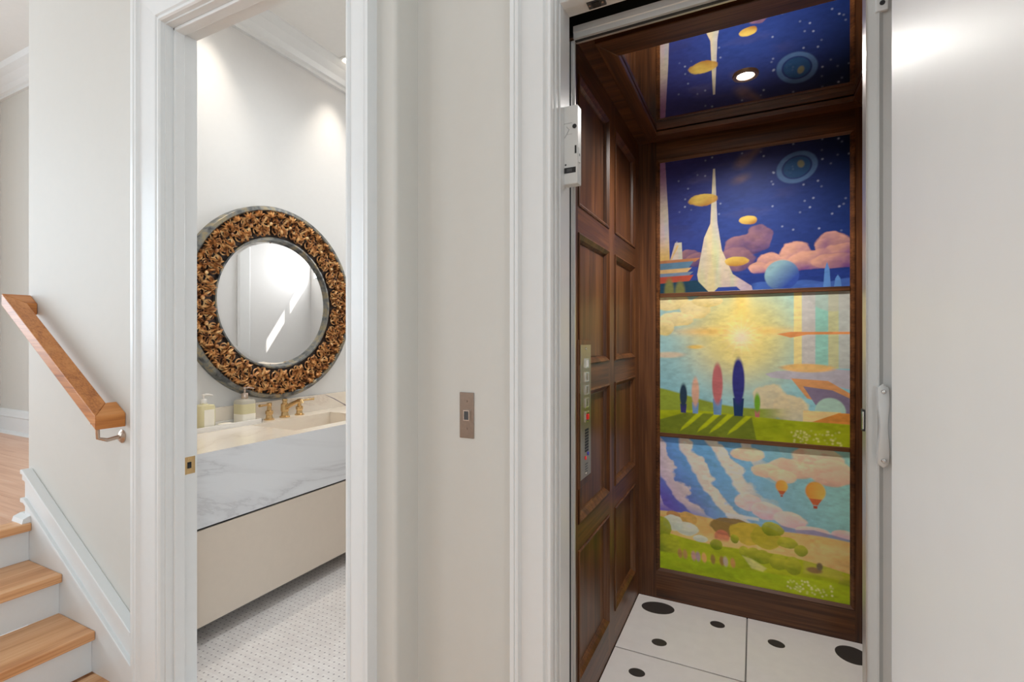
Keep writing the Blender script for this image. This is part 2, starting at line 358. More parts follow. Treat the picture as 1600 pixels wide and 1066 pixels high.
crown('trim_powder_crown', (XW, TH, PCZ-0.134), (0,1,0), (1,0,0), PYF-TH, 'white crown moulding above the round mirror')
pc = MB(); pc.prism([(0,0),(0.0,0.02),(0.02,0.026),(0.12,0.03),(0.14,0.012),(0.14,0)], (PXR, 3.13, 0), (0,1,0), (-1,0,0), (0,0,1), PCZ)
struct(pc.build('trim_powder_pilaster', 'trim'), 'white pilaster trim opposite the mirror', 'trim')
# --- stair wall skirt trim, drawn on the wall face from the slope of the steps
a0 = onY(45, 738, YP-0.02); a1 = onY(203, 973, YP-0.02); sl = (a1.z-a0.z)/(a1.x-a0.x)
SXL = -2.965; SXR = -2.073
def sz(x, off=0.0): return a0.z+(x-a0.x)*sl+off
sk = MB(); topx = a0.x-0.02
def skboard(t0, t1, offs, name, par, x_l=SXL):
    """a band under the slope line between offsets offs (upper, lower), thickness t0..t1 off the wall; it levels off at the landing"""
    zt = sz(topx); up, lo = offs
    pts = [(x_l, zt+up), (topx+up*0.0, zt+up), (SXR, sz(SXR, up)), (SXR, sz(SXR, lo)), (topx, zt+lo), (x_l, zt+lo)]
    m = MB(); m.prism(pts, (0, YP-t0, 0), (1,0,0), (0,0,1), (0,-1,0), t1-t0); return m.build(name, 'trim', par, bevel=0.003)
pts = [(SXL, LZ-0.1), (SXL, sz(topx, -0.03)), (topx, sz(topx,-0.03)), (SXR, sz(SXR,-0.03)), (SXR, 0.0), (-2.33, 0.0), (-2.36,0.0)]
sk.prism([(SXL, LZ), (SXL, sz(topx,-0.02)), (topx, sz(topx,-0.02)), (SXR, sz(SXR,-0.02)), (SXR, 0.0), (-2.934, 0.0), (-2.934, LZ)], (0, YP, 0), (1,0,0), (0,0,1), (0,-1,0), 0.02)
skirt = struct(sk.build('trim_stair_skirt', 'trim'), 'white skirt board following the stair slope', 'trim')
skboard(0.0, 0.038, (0.0, -0.02), 'cap_moulding', skirt); skboard(0.0, 0.031, (-0.02, -0.05), 'cap_moulding', skirt); skboard(0.0, 0.034, (-0.13, -0.15), 'bead_moulding', skirt, SXL-0.012)
MB().prism([(0,0),(0,0.05),(0.02,0.045),(0.03,0.02),(0.03,0)], (SXL-0.045, YP, LZ), (0,0,1), (0,-1,0), (1,0,0), 0.1).build('base_shoe', 'trim', skirt)

# --- door casings and jambs
CAS = [(0,0),(0,0.014),(0.004,0.02),(0.010,0.02),(0.014,0.014),(0.02,0.014),(0.024,0.02),(0.68,0.026),(0.71,0.03),(0.74,0.036),(0.80,0.037),(0.86,0.034),(0.88,0.037),(1.0,0.037),(1.0,0)]
def casing(par, x0, x1, yface, wl, wr, ztop, wt, mat='trim'):
    """left leg, head and right leg of a moulded casing around an opening x0..x1 on the wall face yface"""
    def prof(wd): return [(a if a < 0.03 else (a-0.03)/0.97*(wd-0.024)+0.024, b) for a, b in CAS]
    MB().prism(prof(wl), (x0, yface, 0), (-1,0,0), (0,-1,0), (0,0,1), ztop, 0, wt/wl).build('casing_leg', mat, par)
    MB().prism(prof(wr), (x1, yface, 0), (1,0,0), (0,-1,0), (0,0,1), ztop, 0, wt/wr).build('casing_leg', mat, par)
    MB().prism(prof(wt), (x0, yface, ztop), (0,0,1), (0,-1,0), (1,0,0), x1-x0, -wl/wt, wr/wt).build('casing_head', mat, par)
pj = MB(); pj.box(JXL-0.02, JXL, YP, TH, 0, DOORH); pj.box(JXR, JXR+0.02, YP, TH, 0, DOORH); pj.box(JXL-0.02, JXR+0.02, YP, TH, DOORH, DOORH+0.02)
pdoor = struct(pj.build('trim_powder_door', 'trim'), 'white moulded door frame of the powder room', 'door frame')
casing(pdoor, JXL-0.006, JXR-0.003+0.006, YP, 0.15, 0.098, DOORH+0.006, 0.14)
st = MB(); st.box(JXL, JXL+0.012, YP+0.025, YP+0.062, 0, DOORH); st.box(JXR-0.012, JXR, YP+0.025, YP+0.062, 0, DOORH); st.box(JXL, JXR, YP+0.025, YP+0.062, DOORH-0.012, DOORH)
st.build('door_stop', 'trim', pdoor, bevel=0.003)
sp = box('strike_plate', 'brass', JXL, JXL+0.0025, 1.111, 1.153, 0.823, 0.888, pdoor, 0.003, 'brass strike plate with a latch hole')
MB().box(JXL+0.0024, JXL+0.004, 1.124, 1.138, 0.845, 0.868).build('latch_hole', 'dark', sp)
for z in (0.832, 0.879): MB().lathe([(0.003,0),(0.002,0.001)], (JXL+0.0024, 1.130, z), (1,0,0), 10).build('screw', 'brass', sp)
# elevator frame
ej = MB(); ej.box(OX0-0.02, OX0, YF, 1.242, 0, OZ); ej.box(OX1, OX1+0.02, YF, 1.242, 0, OZ); ej.box(OX0-0.02, OX1+0.02, YF, 1.242, OZ, OZ+0.02)
edoor = struct(ej.build('trim_elevator_door', 'trim'), 'white moulded door frame of the elevator opening', 'door frame')
casing(edoor, OX0-0.004, OX1+0.004, YF, 0.107, 0.107, OZ+0.004, 0.107)
es = MB(); es.box(OX0, OX0+0.004, 1.163, 1.192, 0, OZ); es.box(OX0, OX1, 1.163, 1.192, OZ-0.012, OZ); es.box(OX1-0.004, OX1, 1.163, 1.192, 0, OZ)
es.build('door_stop', 'trim', edoor, bevel=0.002)
sill = struct(box('trim_sill', 'alu_edge', OX0, OX1, YF, 1.26, -0.02, 0.0), 'metal sill of the elevator opening', 'sill')
baseboard('baseboard_elevator', (XR, YF, 0), (1,0,0), (0,-1,0), OX0-0.115-XR, 'white baseboard between elevator and powder room')

# --- hoistway around the cab (black colour stands in for the unlit shaft)
hw = MB(); hw.box(-0.66, -0.64, 1.242, 2.8, -0.1, 3.0); hw.box(0.58, 0.6, 1.242, 2.8, -0.1, 3.0); hw.box(-0.66, 0.6, 2.78, 2.8, -0.1, 3.0); hw.box(-0.66, 0.6, 1.242, 2.8, 3.0, 3.02); hw.box(-0.66, 0.6, 1.242, 2.8, -0.12, -0.1)
struct(hw.build('wall_hoistway', 'black'), 'hoistway around the elevator cab, blackened to look unlit', 'shaft')

# ================================================================== ELEVATOR CAB
CF = 1.345
# floor with tiles
cf = struct(box('floor_cab', 'grout', CX0, CX1, 1.29, CYB, -0.05, -0.002), 'grey grout bed of the elevator floor', 'floor')
GX, GY = -0.0315, 2.109; g = 0.003
tiles = {}
for i, (xa, xb) in enumerate(((CX0, GX), (GX, CX1))):
    for j, (ya, yb) in enumerate(((1.29, 1.50), (1.50, GY), (GY, CYB))):
        tiles[i, j] = box('tile', 'tile', xa+g, xb-g, ya+g, yb-g, -0.006, 0.004, cf, 0.001, 'white porcelain tile with plain dark spots')
def spot(px, py, rx, ry, rot, t):
    c = onZ(px, py, 0.0045); mb = MB(); n = 28; vs = []
    for h in (0.003, 0.0048):
        for k in range(n):
            a = 2*PI*k/n; ex, ey = rx*math.cos(a), ry*math.sin(a)
            vs.append((min(max(c.x+ex*math.cos(rot)-ey*math.sin(rot), CX0+0.004), CX1-0.004), min(c.y+ex*math.sin(rot)+ey*math.cos(rot), CYB-0.004), h))
    mb.add(vs, [tuple(range(n))[::-1], tuple(range(n, 2*n))]+[(k,(k+1)%n,n+(k+1)%n,n+k) for k in range(n)])
    mb.build('spot', 'spot', t)
spot(1028, 950, 0.078, 0.055, 0.2, tiles[0,2]); spot(1121, 976, 0.032, 0.027, 0, tiles[0,2]); spot(1030, 1004, 0.032, 0.026, 0.2, tiles[0,2])
spot(995, 1051, 0.032, 0.025, 0.1, tiles[0,1]); spot(1213, 1006, 0.034, 0.027, -0.3, tiles[1,2]); spot(1332, 1024, 0.062, 0.066, 0.2, tiles[1,2])
# left wall: backing, stiles, rails, panels, mouldings
def frame_moulding(mb, a0, a1, b0, b1, prof, P, A, B, Nn):
    """mitred moulding inside the rectangle a0..a1, b0..b1 (in-plane axes A,B; normal Nn); prof = (inward distance, height)"""
    P, A, B, Nn = Vector(P), Vector(A), Vector(B), Vector(Nn); k = len(prof); vs = []
    for d, h in prof:
        for a, b in ((a0+d,b0+d),(a1-d,b0+d),(a1-d,b1-d),(a0+d,b1-d)): vs.append(P+A*a+B*b+Nn*h)
    fs = [(i*4+j, i*4+(j+1)%4, ((i+1)%k)*4+(j+1)%4, ((i+1)%k)*4+j) for i in range(k) for j in range(4)]
    mb.add(vs, fs)
MOULD = [(0,-0.022),(0,0.004),(0.005,0.006),(0.009,0.003),(0.018,-0.004),(0.024,-0.013),(0.027,-0.012),(0.03,-0.022)]
rows = [(0.154,0.6025),(0.695,1.148),(1.240,1.699),(1.791,2.244)]
def cab_side(name, X, n, label):
    s = 1 if n > 0 else -1
    b = struct(MB().box(X-s*0.05, X-s*0.022, CF, CYB+0.03, 0, 2.42).build(name, 'wv'), label, 'wall')
    cols = [(1.619,2.016),(2.113,2.510)]; stl = [(CF,1.619),(2.016,2.113),(2.510,CYB)]
    for ya, yb in stl: MB().box(X-s*0.022, X, ya, yb, 0.004, 2.36).build('stile', 'wv', b)
    zs = [(0.004,0.154)]+[(rows[i][1], rows[i+1][0]) for i in range(3)]+[(2.244,2.36)]
    for ya, yb in cols:
        for za, zb in zs: MB().box(X-s*0.022, X, ya, yb, za, zb).build('rail', 'wy', b)
        for za, zb in rows:
            MB().box(X-s*0.022, X-s*0.015, ya+0.02, yb-0.02, za+0.02, zb-0.02).build('panel', 'wv', b)
            mm = MB(); frame_moulding(mm, ya, yb, za, zb, MOULD, (X,0,0), (0,1,0), (0,0,1), (s,0,0)); mm.build('moulding', 'wv', b)
    return b
cab_side('wall_cab_left', CX0, 1, 'dark oak panelled side wall of the elevator cab with the control panel')
cab_side('wall_cab_right', CX1, -1, 'dark oak panelled side wall of the elevator cab behind the gate')
# back wall: stiles, rails, dividers and beads around the three pictures
MX0, MX1 = -0.4357, 0.378
bk = struct(MB().box(CX0-0.05, CX1+0.05, CYB+0.022, CYB+0.05, 0, 2.42).build('wall_cab_back', 'wx'), 'dark oak framed rear wall of the elevator cab', 'wall')
for a, b in ((CX0, MX0-0.018), (MX1+0.018, CX1)): MB().box(a, b, CYB, CYB+0.022, 0.004, 2.36).build('stile', 'wv', bk)
for a, b in ((0.004, 0.158-0.018), (2.238+0.018, 2.36)): MB().box(MX0-0.018, MX1+0.018, CYB, CYB+0.022, a, b).build('rail', 'wx', bk)
BEAD = [(0,-0.02),(0,0.004),(0.006,0.005),(0.018,-0.006),(0.018,-0.02)]
mm = MB(); frame_moulding(mm, MX0-0.018, MX1+0.018, 0.158-0.018, 2.238+0.018, BEAD, (0,CYB,0), (1,0,0), (0,0,1), (0,-1,0)); mm.build('bead', 'wx', bk)
for zc in (1.557, 0.844): MB().box(MX0, MX1, CYB-0.002, CYB+0.022, zc-0.010, zc+0.010).build('divider', 'wx', bk, bevel=0.002)
# ceiling
ce = MB(); FZ = 2.328; PZ = 2.347
ce.box(CX0, CX1, CF, 1.64, PZ, 2.40); ce.box(CX0, -0.45, 1.64, CYB, PZ, 2.40); ce.box(0.392, CX1, 1.64, CYB, PZ, 2.40); ce.box(-0.45, 0.392, 2.52, CYB, PZ, 2.40)
cc = struct(ce.build('ceiling_cab', 'wx'), 'dark oak ceiling border of the elevator cab', 'ceiling')
FI = (-0.429, 0.372, 1.722, 2.478); FO = (-0.485, 0.428, 1.618, 2.55)
def fpiece(q, mat):
    mb = MB(); vs = [(x, y, z) for z in (FZ, CZ-0.003) for x, y in q]; mb.add(vs, [(3,2,1,0),(4,5,6,7),(0,1,5,4),(1,2,6,5),(2,3,7,6),(3,0,4,7)]); mb.build('frame_member', mat, cc, bevel=0.003)
fpiece([(FO[0],FO[2]),(FO[1],FO[2]),(FI[1],FI[2]),(FI[0],FI[2])], 'wx'); fpiece([(FO[0],FO[3]),(FO[1],FO[3]),(FI[1],FI[3]),(FI[0],FI[3])], 'wx')
fpiece([(FO[0],FO[2]),(FI[0],FI[2]),(FI[0],FI[3]),(FO[0],FO[3])], 'wy'); fpiece([(FO[1],FO[2]),(FI[1],FI[2]),(FI[1],FI[3]),(FO[1],FO[3])], 'wy')
mg = box('ceiling_mirror', 'mirror', -0.45, 0.392, 1.70, 2.50, CZ, CZ+0.006); tag(mg, 'mirrored ceiling panel reflecting the night sky picture', 'mirror')
# downlight
dl = empty('recessed_downlight', (-0.031, 2.108, CZ), 'small lit recessed downlight in the mirrored elevator ceiling', 'downlight')
MB().lathe([(0.030,-0.001),(0.032,-0.005),(0.045,-0.006),(0.047,-0.001),(0.047,0.0),(0.030,0.0)], (-0.031,2.108,CZ), (0,0,1), 32, closed=True).build('trim_ring', 'fixture', dl, True)
MB().lathe([(0.030,-0.0005),(0.030,-0.003),(0.001,-0.003)], (-0.031,2.108,CZ), (0,0,1), 32).build('lens', 'lamp', dl)
light('downlight_cab', 'SPOT', (-0.031, 2.108, CZ-0.012), (0,0,0), 82, (1.0,0.96,0.92), spot_size=2.7, spot_blend=1.0, shadow_soft_size=0.03)
# cab front posts; added black sheet imitates darkness over the gate track
fa = struct(MB().box(-0.62, 0.55, CF-0.012, CF-0.001, 2.196, 2.62).box(-0.62, 0.55, CF+0.012, CYB+0.05, 2.42, 2.44).build('trim_cab_dark_sheet', 'black'), 'added black sheet imitating the darkness above the elevator gate track', 'dark sheet')
pt = MB(); pt.box(-0.56, -0.452, 1.288, 1.30, 0, 2.15); pt.box(-0.56, -0.4475, 1.302, 1.312, 0, 2.16)
cp = struct(pt.build('trim_cab_post', 'alu'), 'pale metal cab entrance post on the latch side', 'post')
MB().box(-0.456, -0.4525, 1.286, 1.302, 0, 2.15).build('seal', 'grey_rubber', cp)
MB().box(-0.4535, -0.4468, 1.304, 1.311, 0, 2.155).build('edge_strip', 'alu_edge', cp)

# --- pictures: generic painted landscapes, one print per panel (flat print on a thin board)
def hexlin(c): return np.array(lin(c))
def vnoise(x, y, seed):
    r = np.random.RandomState(seed); g = r.rand(64, 64)
    xi, yi = np.floor(x).astype(int), np.floor(y).astype(int); fx, fy = x-xi, y-yi
    fx, fy = fx*fx*(3-2*fx), fy*fy*(3-2*fy); a = lambda i, j: g[(xi+i) % 64, (yi+j) % 64]
    return (a(0,0)*(1-fx)+a(1,0)*fx)*(1-fy)+(a(0,1)*(1-fx)+a(1,1)*fx)*fy
def fbm(x, y, seed, o=4): return sum(vnoise(x*2**k, y*2**k, seed+k)/2**(k+1) for k in range(o))/(1-0.5**o)
def sstep(a, b, x): t = np.clip((x-a)/(b-a), 0, 1); return t*t*(3-2*t)
class Art:
    def __init__(s, w, h, nx, ny):
        s.nx, s.ny = nx, ny; s.U, s.V = np.meshgrid(np.linspace(0,1,nx), np.linspace(0,1,ny)); s.asp = w/h
        s.C = np.zeros((ny, nx, 3)); s.px = 1.0/ny
    def mix(s, col, m):
        col = hexlin(col) if isinstance(col, tuple) else col
        s.C = s.C*(1-m[..., None])+col*m[..., None]
    def ell(s, u, v, a, b, rot=0.0, soft=0.006):
        x, y = (s.U-u)*s.asp, s.V-v; c, q = math.cos(rot), math.sin(rot); x, y = x*c+y*q, -x*q+y*c
        d = np.sqrt((x/a)**2+(y/b)**2); e = soft/min(a, b); return 1-sstep(1-e, 1+e, d), d
    def poly(s, pts, soft=1.0):
        P = np.array(pts, float); x, y = s.U, s.V; ins = np.zeros_like(x, bool); dist = np.full_like(x, 9.0)
        for i in range(len(P)):
            (x0,y0),(x1,y1) = P[i], P[(i+1) % len(P)]
            cnd = ((y0 > y) != (y1 > y)); xx = x0+(y-y0)*(x1-x0)/((y1-y0) if abs(y1-y0) > 1e-9 else 1e-9); ins ^= cnd & (x < xx)
            dx, dy = (x1-x0)*s.asp, y1-y0; t = np.clip((((x-x0)*s.asp)*dx+(y-y0)*dy)/(dx*dx+dy*dy+1e-12), 0, 1)
            dist = np.minimum(dist, np.hypot((x-x0)*s.asp-t*dx, y-y0-t*dy))
        sd = np.where(ins, dist, -dist); return sstep(-s.px*0.5*soft, s.px*0.8*soft, sd)
    def clouds(s, blobs, lo, hi, seed, soft=0.02, flip=1):
        n = fbm(s.U*9, s.V*9, seed)-0.5; n2 = fbm(s.U*22, s.V*22, seed+9)-0.5
        for (u, v, a, b) in blobs:
            x, y = (s.U-u)*s.asp/a, (s.V-v)/b; d = np.sqrt(x*x+y*y)+n*0.5+n2*0.25
            m = 1-sstep(0.9, 1.05, d); sh = np.clip(0.55+0.45*(y-flip*x*0.6)+n*1.3, 0, 1)
            s.mix(hexlin(lo)*(1-sh[..., None])+hexlin(hi)*sh[..., None], m*0.93)
    def stars(s, n, seed, box_=(0,1,0,1), col=(190,200,225)):
        r = np.random.RandomState(seed)
        for _ in range(n):
            u, v = r.uniform(box_[0], box_[1]), r.uniform(box_[2], box_[3]); m, d = s.ell(u, v, 0.006, 0.006, 0, 0.005); s.mix(col, m*r.uniform(0.2, 0.85))
    def grad(s, stops_u):
        pass
def g2(A, tl, tr, bl, br):
    u, v = A.U[..., None], A.V[..., None]
    A.C = (hexlin(tl)*(1-u)+hexlin(tr)*u)*v+(hexlin(bl)*(1-u)+hexlin(br)*u)*(1-v)
def art_night():
    A = Art(0.8137, 0.671, 380, 314); g2(A, (72,62,128), (16,30,64), (58,78,158), (34,62,140))
    mid = np.exp(-((A.U-0.45)/0.4)**2-((A.V-0.55)/0.35)**2); A.mix((44,74,146), mid*0.6)
    n = fbm(A.U*4, A.V*9, 3); A.mix((98,90,130), sstep(0.55,0.75,n)*0.4*sstep(0.3,0.8,A.V)*(1-sstep(0.55,0.8,A.U)))
    for (u, v, a, b, r) in ((0.47,0.93,0.05,0.03,0.7),(0.53,0.97,0.06,0.02,0.9),(0.46,0.80,0.04,0.02,0.3)):
        m, d = A.ell(u, v, a, b, r, 0.03); A.mix((150,116,86), m*0.55*(0.4+fbm(A.U*16,A.V*16,8)))
    A.stars(30, 5); A.stars(28, 6, (0.55,1,0.3,1)); A.stars(12, 8, (0,0.35,0.5,1))
    # plain ringed disc
    m, d = A.ell(0.75, 0.83, 0.125, 0.105, 0.35); ring = m*sstep(0.70,0.78,d); A.mix((88,120,166), ring); m2, d2 = A.ell(0.75,0.83,0.083,0.07,0.35); A.mix((44,84,128), m2*0.9)
    m, d = A.ell(0.77,0.85,0.02,0.026,0.3); A.mix((150,140,90), m*0.7)
    # clouds low in the sky
    A.clouds([(0.17,0.27,0.07,0.05),(0.22,0.24,0.09,0.05),(0.48,0.32,0.14,0.08),(0.56,0.36,0.09,0.09),(0.44,0.22,0.12,0.09)], (86,66,120), (170,124,128), 21)
    A.clouds([(0.93,0.27,0.12,0.09),(0.98,0.21,0.12,0.08),(0.74,0.24,0.11,0.09),(0.82,0.19,0.16,0.07),(0.62,0.19,0.09,0.07),(0.56,0.15,0.08,0.045),(0.92,0.17,0.14,0.05),(0.70,0.16,0.16,0.05)], (124,78,142), (236,176,150), 33)
    # sea and blue disc
    A.mix((44,68,150), (1-sstep(0.11,0.125,A.V))*sstep(0.45,0.5,A.U)); A.mix((76,112,196), (1-sstep(0.04,0.05,A.V+0.01*np.sin(A.U*30)))*sstep(0.5,0.55,A.U))
    m, d = A.ell(0.675,0.095,0.105,0.105); sh = np.clip(0.5+((A.V-0.095)-(A.U-0.675)*1.2)*5,0,1); A.mix(hexlin((60,90,180))*(1-sh[...,None])+hexlin((150,190,200))*sh[...,None], m)
    for u, hh in ((0.895,0.17),(0.945,0.08)): A.mix((104,156,226), A.poly([(u-0.018,0.0),(u-0.012,hh*0.7),(u,hh),(u+0.012,hh*0.7),(u+0.018,0.0)]))
    # plain pastel blocks and one plain tapering tower
    def past(k):
        t = (fbm(A.U*13, A.V*2.5, 40+k))[..., None]; q = (fbm(A.U*24, A.V*1.5, 60+k))[..., None]
        return hexlin((206,180,214))*(1-t)+hexlin((240,226,150))*t+(hexlin((150,214,206))-hexlin((206,196,206)))*np.clip(q-0.45,0,1)*1.2
    lf_ = A.poly([(-.02,1.02),(0.03,1.02),(0.05,0.6),(0.06,0.2),(-.02,0.2)]); A.mix(past(1), lf_); A.mix((176,112,170), lf_*sstep(0.6,0.95,A.V)*0.85); A.mix((236,190,80), lf_*(1-sstep(0.25,0.5,A.V))*0.8)
    A.mix(past(2), A.poly([(0.06,0.25),(0.09,0.38),(0.13,0.38),(0.135,0.25)])); A.mix((236,190,80), A.poly([(0.0,0.25),(0.06,0.25),(0.1,0.36),(0.115,0.36),(0.07,0.25)],3)*0.8)
    for z0, z1, c, ue in ((0.25,0.228,(196,132,90),0.24),(0.228,0.18,(104,140,166),0.2),(0.18,0.15,(226,186,126),0.19),(0.15,0.125,(126,146,170),0.2),(0.125,0.075,(196,88,68),0.2)):
        A.mix(c, A.poly([(-.02,z0),(ue,z0+0.006),(ue-0.03,z1),(-.02,z1)]))
    tw = [(0.31,0.9),(0.322,0.9),(0.335,0.5),(0.36,0.3),(0.42,0.12),(0.52,0.03),(0.53,-.02),(0.24,-.02),(0.22,0.13),(0.26,0.4),(0.295,0.5)]
    A.mix(past(3), A.poly(tw)); A.mix((206,180,220), A.poly(tw)*sstep(0.29,0.34,A.U)*0.55*sstep(0.25,0.5,A.V))
    A.mix((40,76,100), A.poly([(-.02,0.075),(0.22,0.09),(0.30,-.02),(-.02,-.02)]))
    for u, hh in ((0.055,0.11),(0.12,0.085)):
        m, d = A.ell(u, 0.0, 0.035, hh, 0, 0.012); A.mix((134,136,80), m)
    A.mix((60,84,170), A.poly([(0.30,-.02),(0.34,0.03),(0.44,0.03),(0.48,-.02)]))
    # soft golden cloudlets
    A.clouds([(0.25,0.68,0.10,0.045),(0.44,0.21,0.085,0.035),(0.50,0.50,0.06,0.035)], (186,122,36), (244,208,96), 91, flip=0)
    return A
def art_day():
    A = Art(0.8137, 0.693, 380, 324); g2(A, (226,206,150), (150,206,194), (128,186,226), (170,206,210))
    d = np.hypot((A.U-0.465)*A.asp, A.V-0.70); A.mix((140,204,214), sstep(0.2,0.5,d)*0.75)
    A.mix((238,214,96), np.exp(-(d/0.30)**2)*0.95); A.mix((250,196,98), np.exp(-((A.V-0.745)/0.03)**2)*np.exp(-((A.U-0.42)/0.32)**2)*0.8); A.mix((250,214,110), np.exp(-((A.U-0.465)/0.045)**2)*sstep(0.65,0.9,A.V)*0.7)
    ang = np.arctan2(A.V-0.72, (A.U-0.465)*A.asp); A.mix((252,232,170), np.exp(-(d/0.13)**2)*(0.65+0.3*np.cos(ang*8)**8)); A.mix((246,226,190), np.exp(-(d/0.05)**2))
    A.clouds([(0.05,0.96,0.14,0.07),(0.2,0.9,0.11,0.07),(0.1,0.84,0.13,0.06),(0.03,0.78,0.07,0.06),(0.28,0.96,0.1,0.04)], (222,198,120), (246,226,168), 11, flip=0)
    for u, v, a, b, c in ((0.05,0.575,0.11,0.022,(226,206,176)),(0.21,0.635,0.05,0.014,(232,196,96)),(0.96,0.92,0.2,0.0,(200,200,190))):
        if b: m, dd = A.ell(u, v, a, b, 0.02, 0.008); A.mix(c, m*0.9)
    # pale blocks on the right: plain columns, ledges, a domed hall
    for u0, u1, z0, z1, c in ((0.735,0.775,0.5,1.02,(246,222,140)),(0.775,0.84,0.5,1.02,(206,196,190)),(0.84,0.90,0.5,1.02,(150,206,186)),(0.90,0.95,0.5,1.02,(206,200,140)),(0.95,1.02,0.5,1.02,(196,194,184))):
        A.mix(c, A.poly([(u0,z0),(u1,z0),(u1,z1),(u0,z1)])*0.85)
    m,dd = A.ell(0.93,1.0,0.15,0.13); A.mix((186,188,180), m*0.6)
    A.mix((226,150,90), A.poly([(0.65,0.725),(0.72,0.74),(1.02,0.738),(1.02,0.722),(0.8,0.72),(0.72,0.70)]))
    A.mix((190,186,194), A.poly([(0.59,0.455),(0.65,0.475),(0.9,0.5),(1.02,0.49),(1.02,0.36),(0.9,0.40),(0.62,0.43)])); m,dd=A.ell(0.80,0.5,0.15,0.028); A.mix((238,190,110), m*0.9)
    A.clouds([(0.62,0.25,0.12,0.12),(0.72,0.22,0.12,0.1)], (206,200,170), (234,216,170), 51, flip=0)
    A.mix((222,160,104), A.poly([(0.72,0.43),(0.9,0.42),(1.02,0.33),(1.02,0.28),(0.86,0.28),(0.8,0.3)])); A.mix((136,124,148), A.poly([(0.78,0.38),(0.92,0.36),(1.02,0.30),(1.02,0.2),(0.84,0.26)]))
    m,dd=A.ell(0.91,0.22,0.085,0.09); A.mix((180,214,196), m); A.mix((244,216,150), A.poly([(0.78,0.22),(0.96,0.22),(0.96,0.14),(0.78,0.14)])); A.mix((226,150,70), A.poly([(0.82,0.145),(0.95,0.215),(1.02,0.215),(1.02,0.14)])); A.mix((112,92,120), A.poly([(0.74,0.145),(1.02,0.14),(1.02,0.05)]))
    # hills
    h1 = 0.25+0.08*np.cos(A.U*5.0+0.2)*np.exp(-A.U*1.5); A.mix((150,168,60), (1-sstep(-0.008,0.008,A.V-h1))*(1-sstep(0.55,0.75,A.U)))
    h2 = 0.165+0.012*np.sin(A.U*7)-0.10*np.clip(A.U-0.62,0,1)**1.3; gr = 1-sstep(-0.004,0.004,A.V-h2); n = fbm(A.U*7,A.V*12,61)
    A.mix(hexlin((138,158,22))*(1-n[...,None])+hexlin((196,204,40))*n[...,None], gr)
    # stand-in row of slender trees with long shadows on the bright grass
    A.mix((104,120,44), gr*A.poly([(-.02,0.09),(0.15,0.16),(0.52,0.165),(0.55,-.02),(-.02,-.02)],3)*0.8)
    for u in (0.2,0.3,0.37,0.47): A.mix((196,206,30), gr*A.poly([(u+0.02,0.165),(u+0.06,0.165),(u-0.03,0.06),(u-0.08,0.02),(u-0.07,0.05)],3)*0.9)
    for u, hh, wd, c, c2 in ((0.14,0.22,0.022,(44,64,84),(60,58,120)),(0.21,0.27,0.022,(222,176,150),(120,156,200)),(0.335,0.38,0.03,(190,110,110),(112,150,190)),(0.45,0.42,0.034,(54,54,126),(36,62,106)),(0.55,0.17,0.016,(120,176,50),(196,110,110))):
        b = 0.155; A.mix(c2, A.poly([(u-wd*0.7,b),(u-wd*0.9,b+hh*0.3),(u+wd*0.9,b+hh*0.3),(u+wd*0.7,b)],1.5)); m,dd=A.ell(u, b+hh*0.58, wd*1.15, hh*0.38); A.mix(c, m)
    A.stars(60, 71, (0.72,0.97,0.0,0.09), (230,224,150)); return A
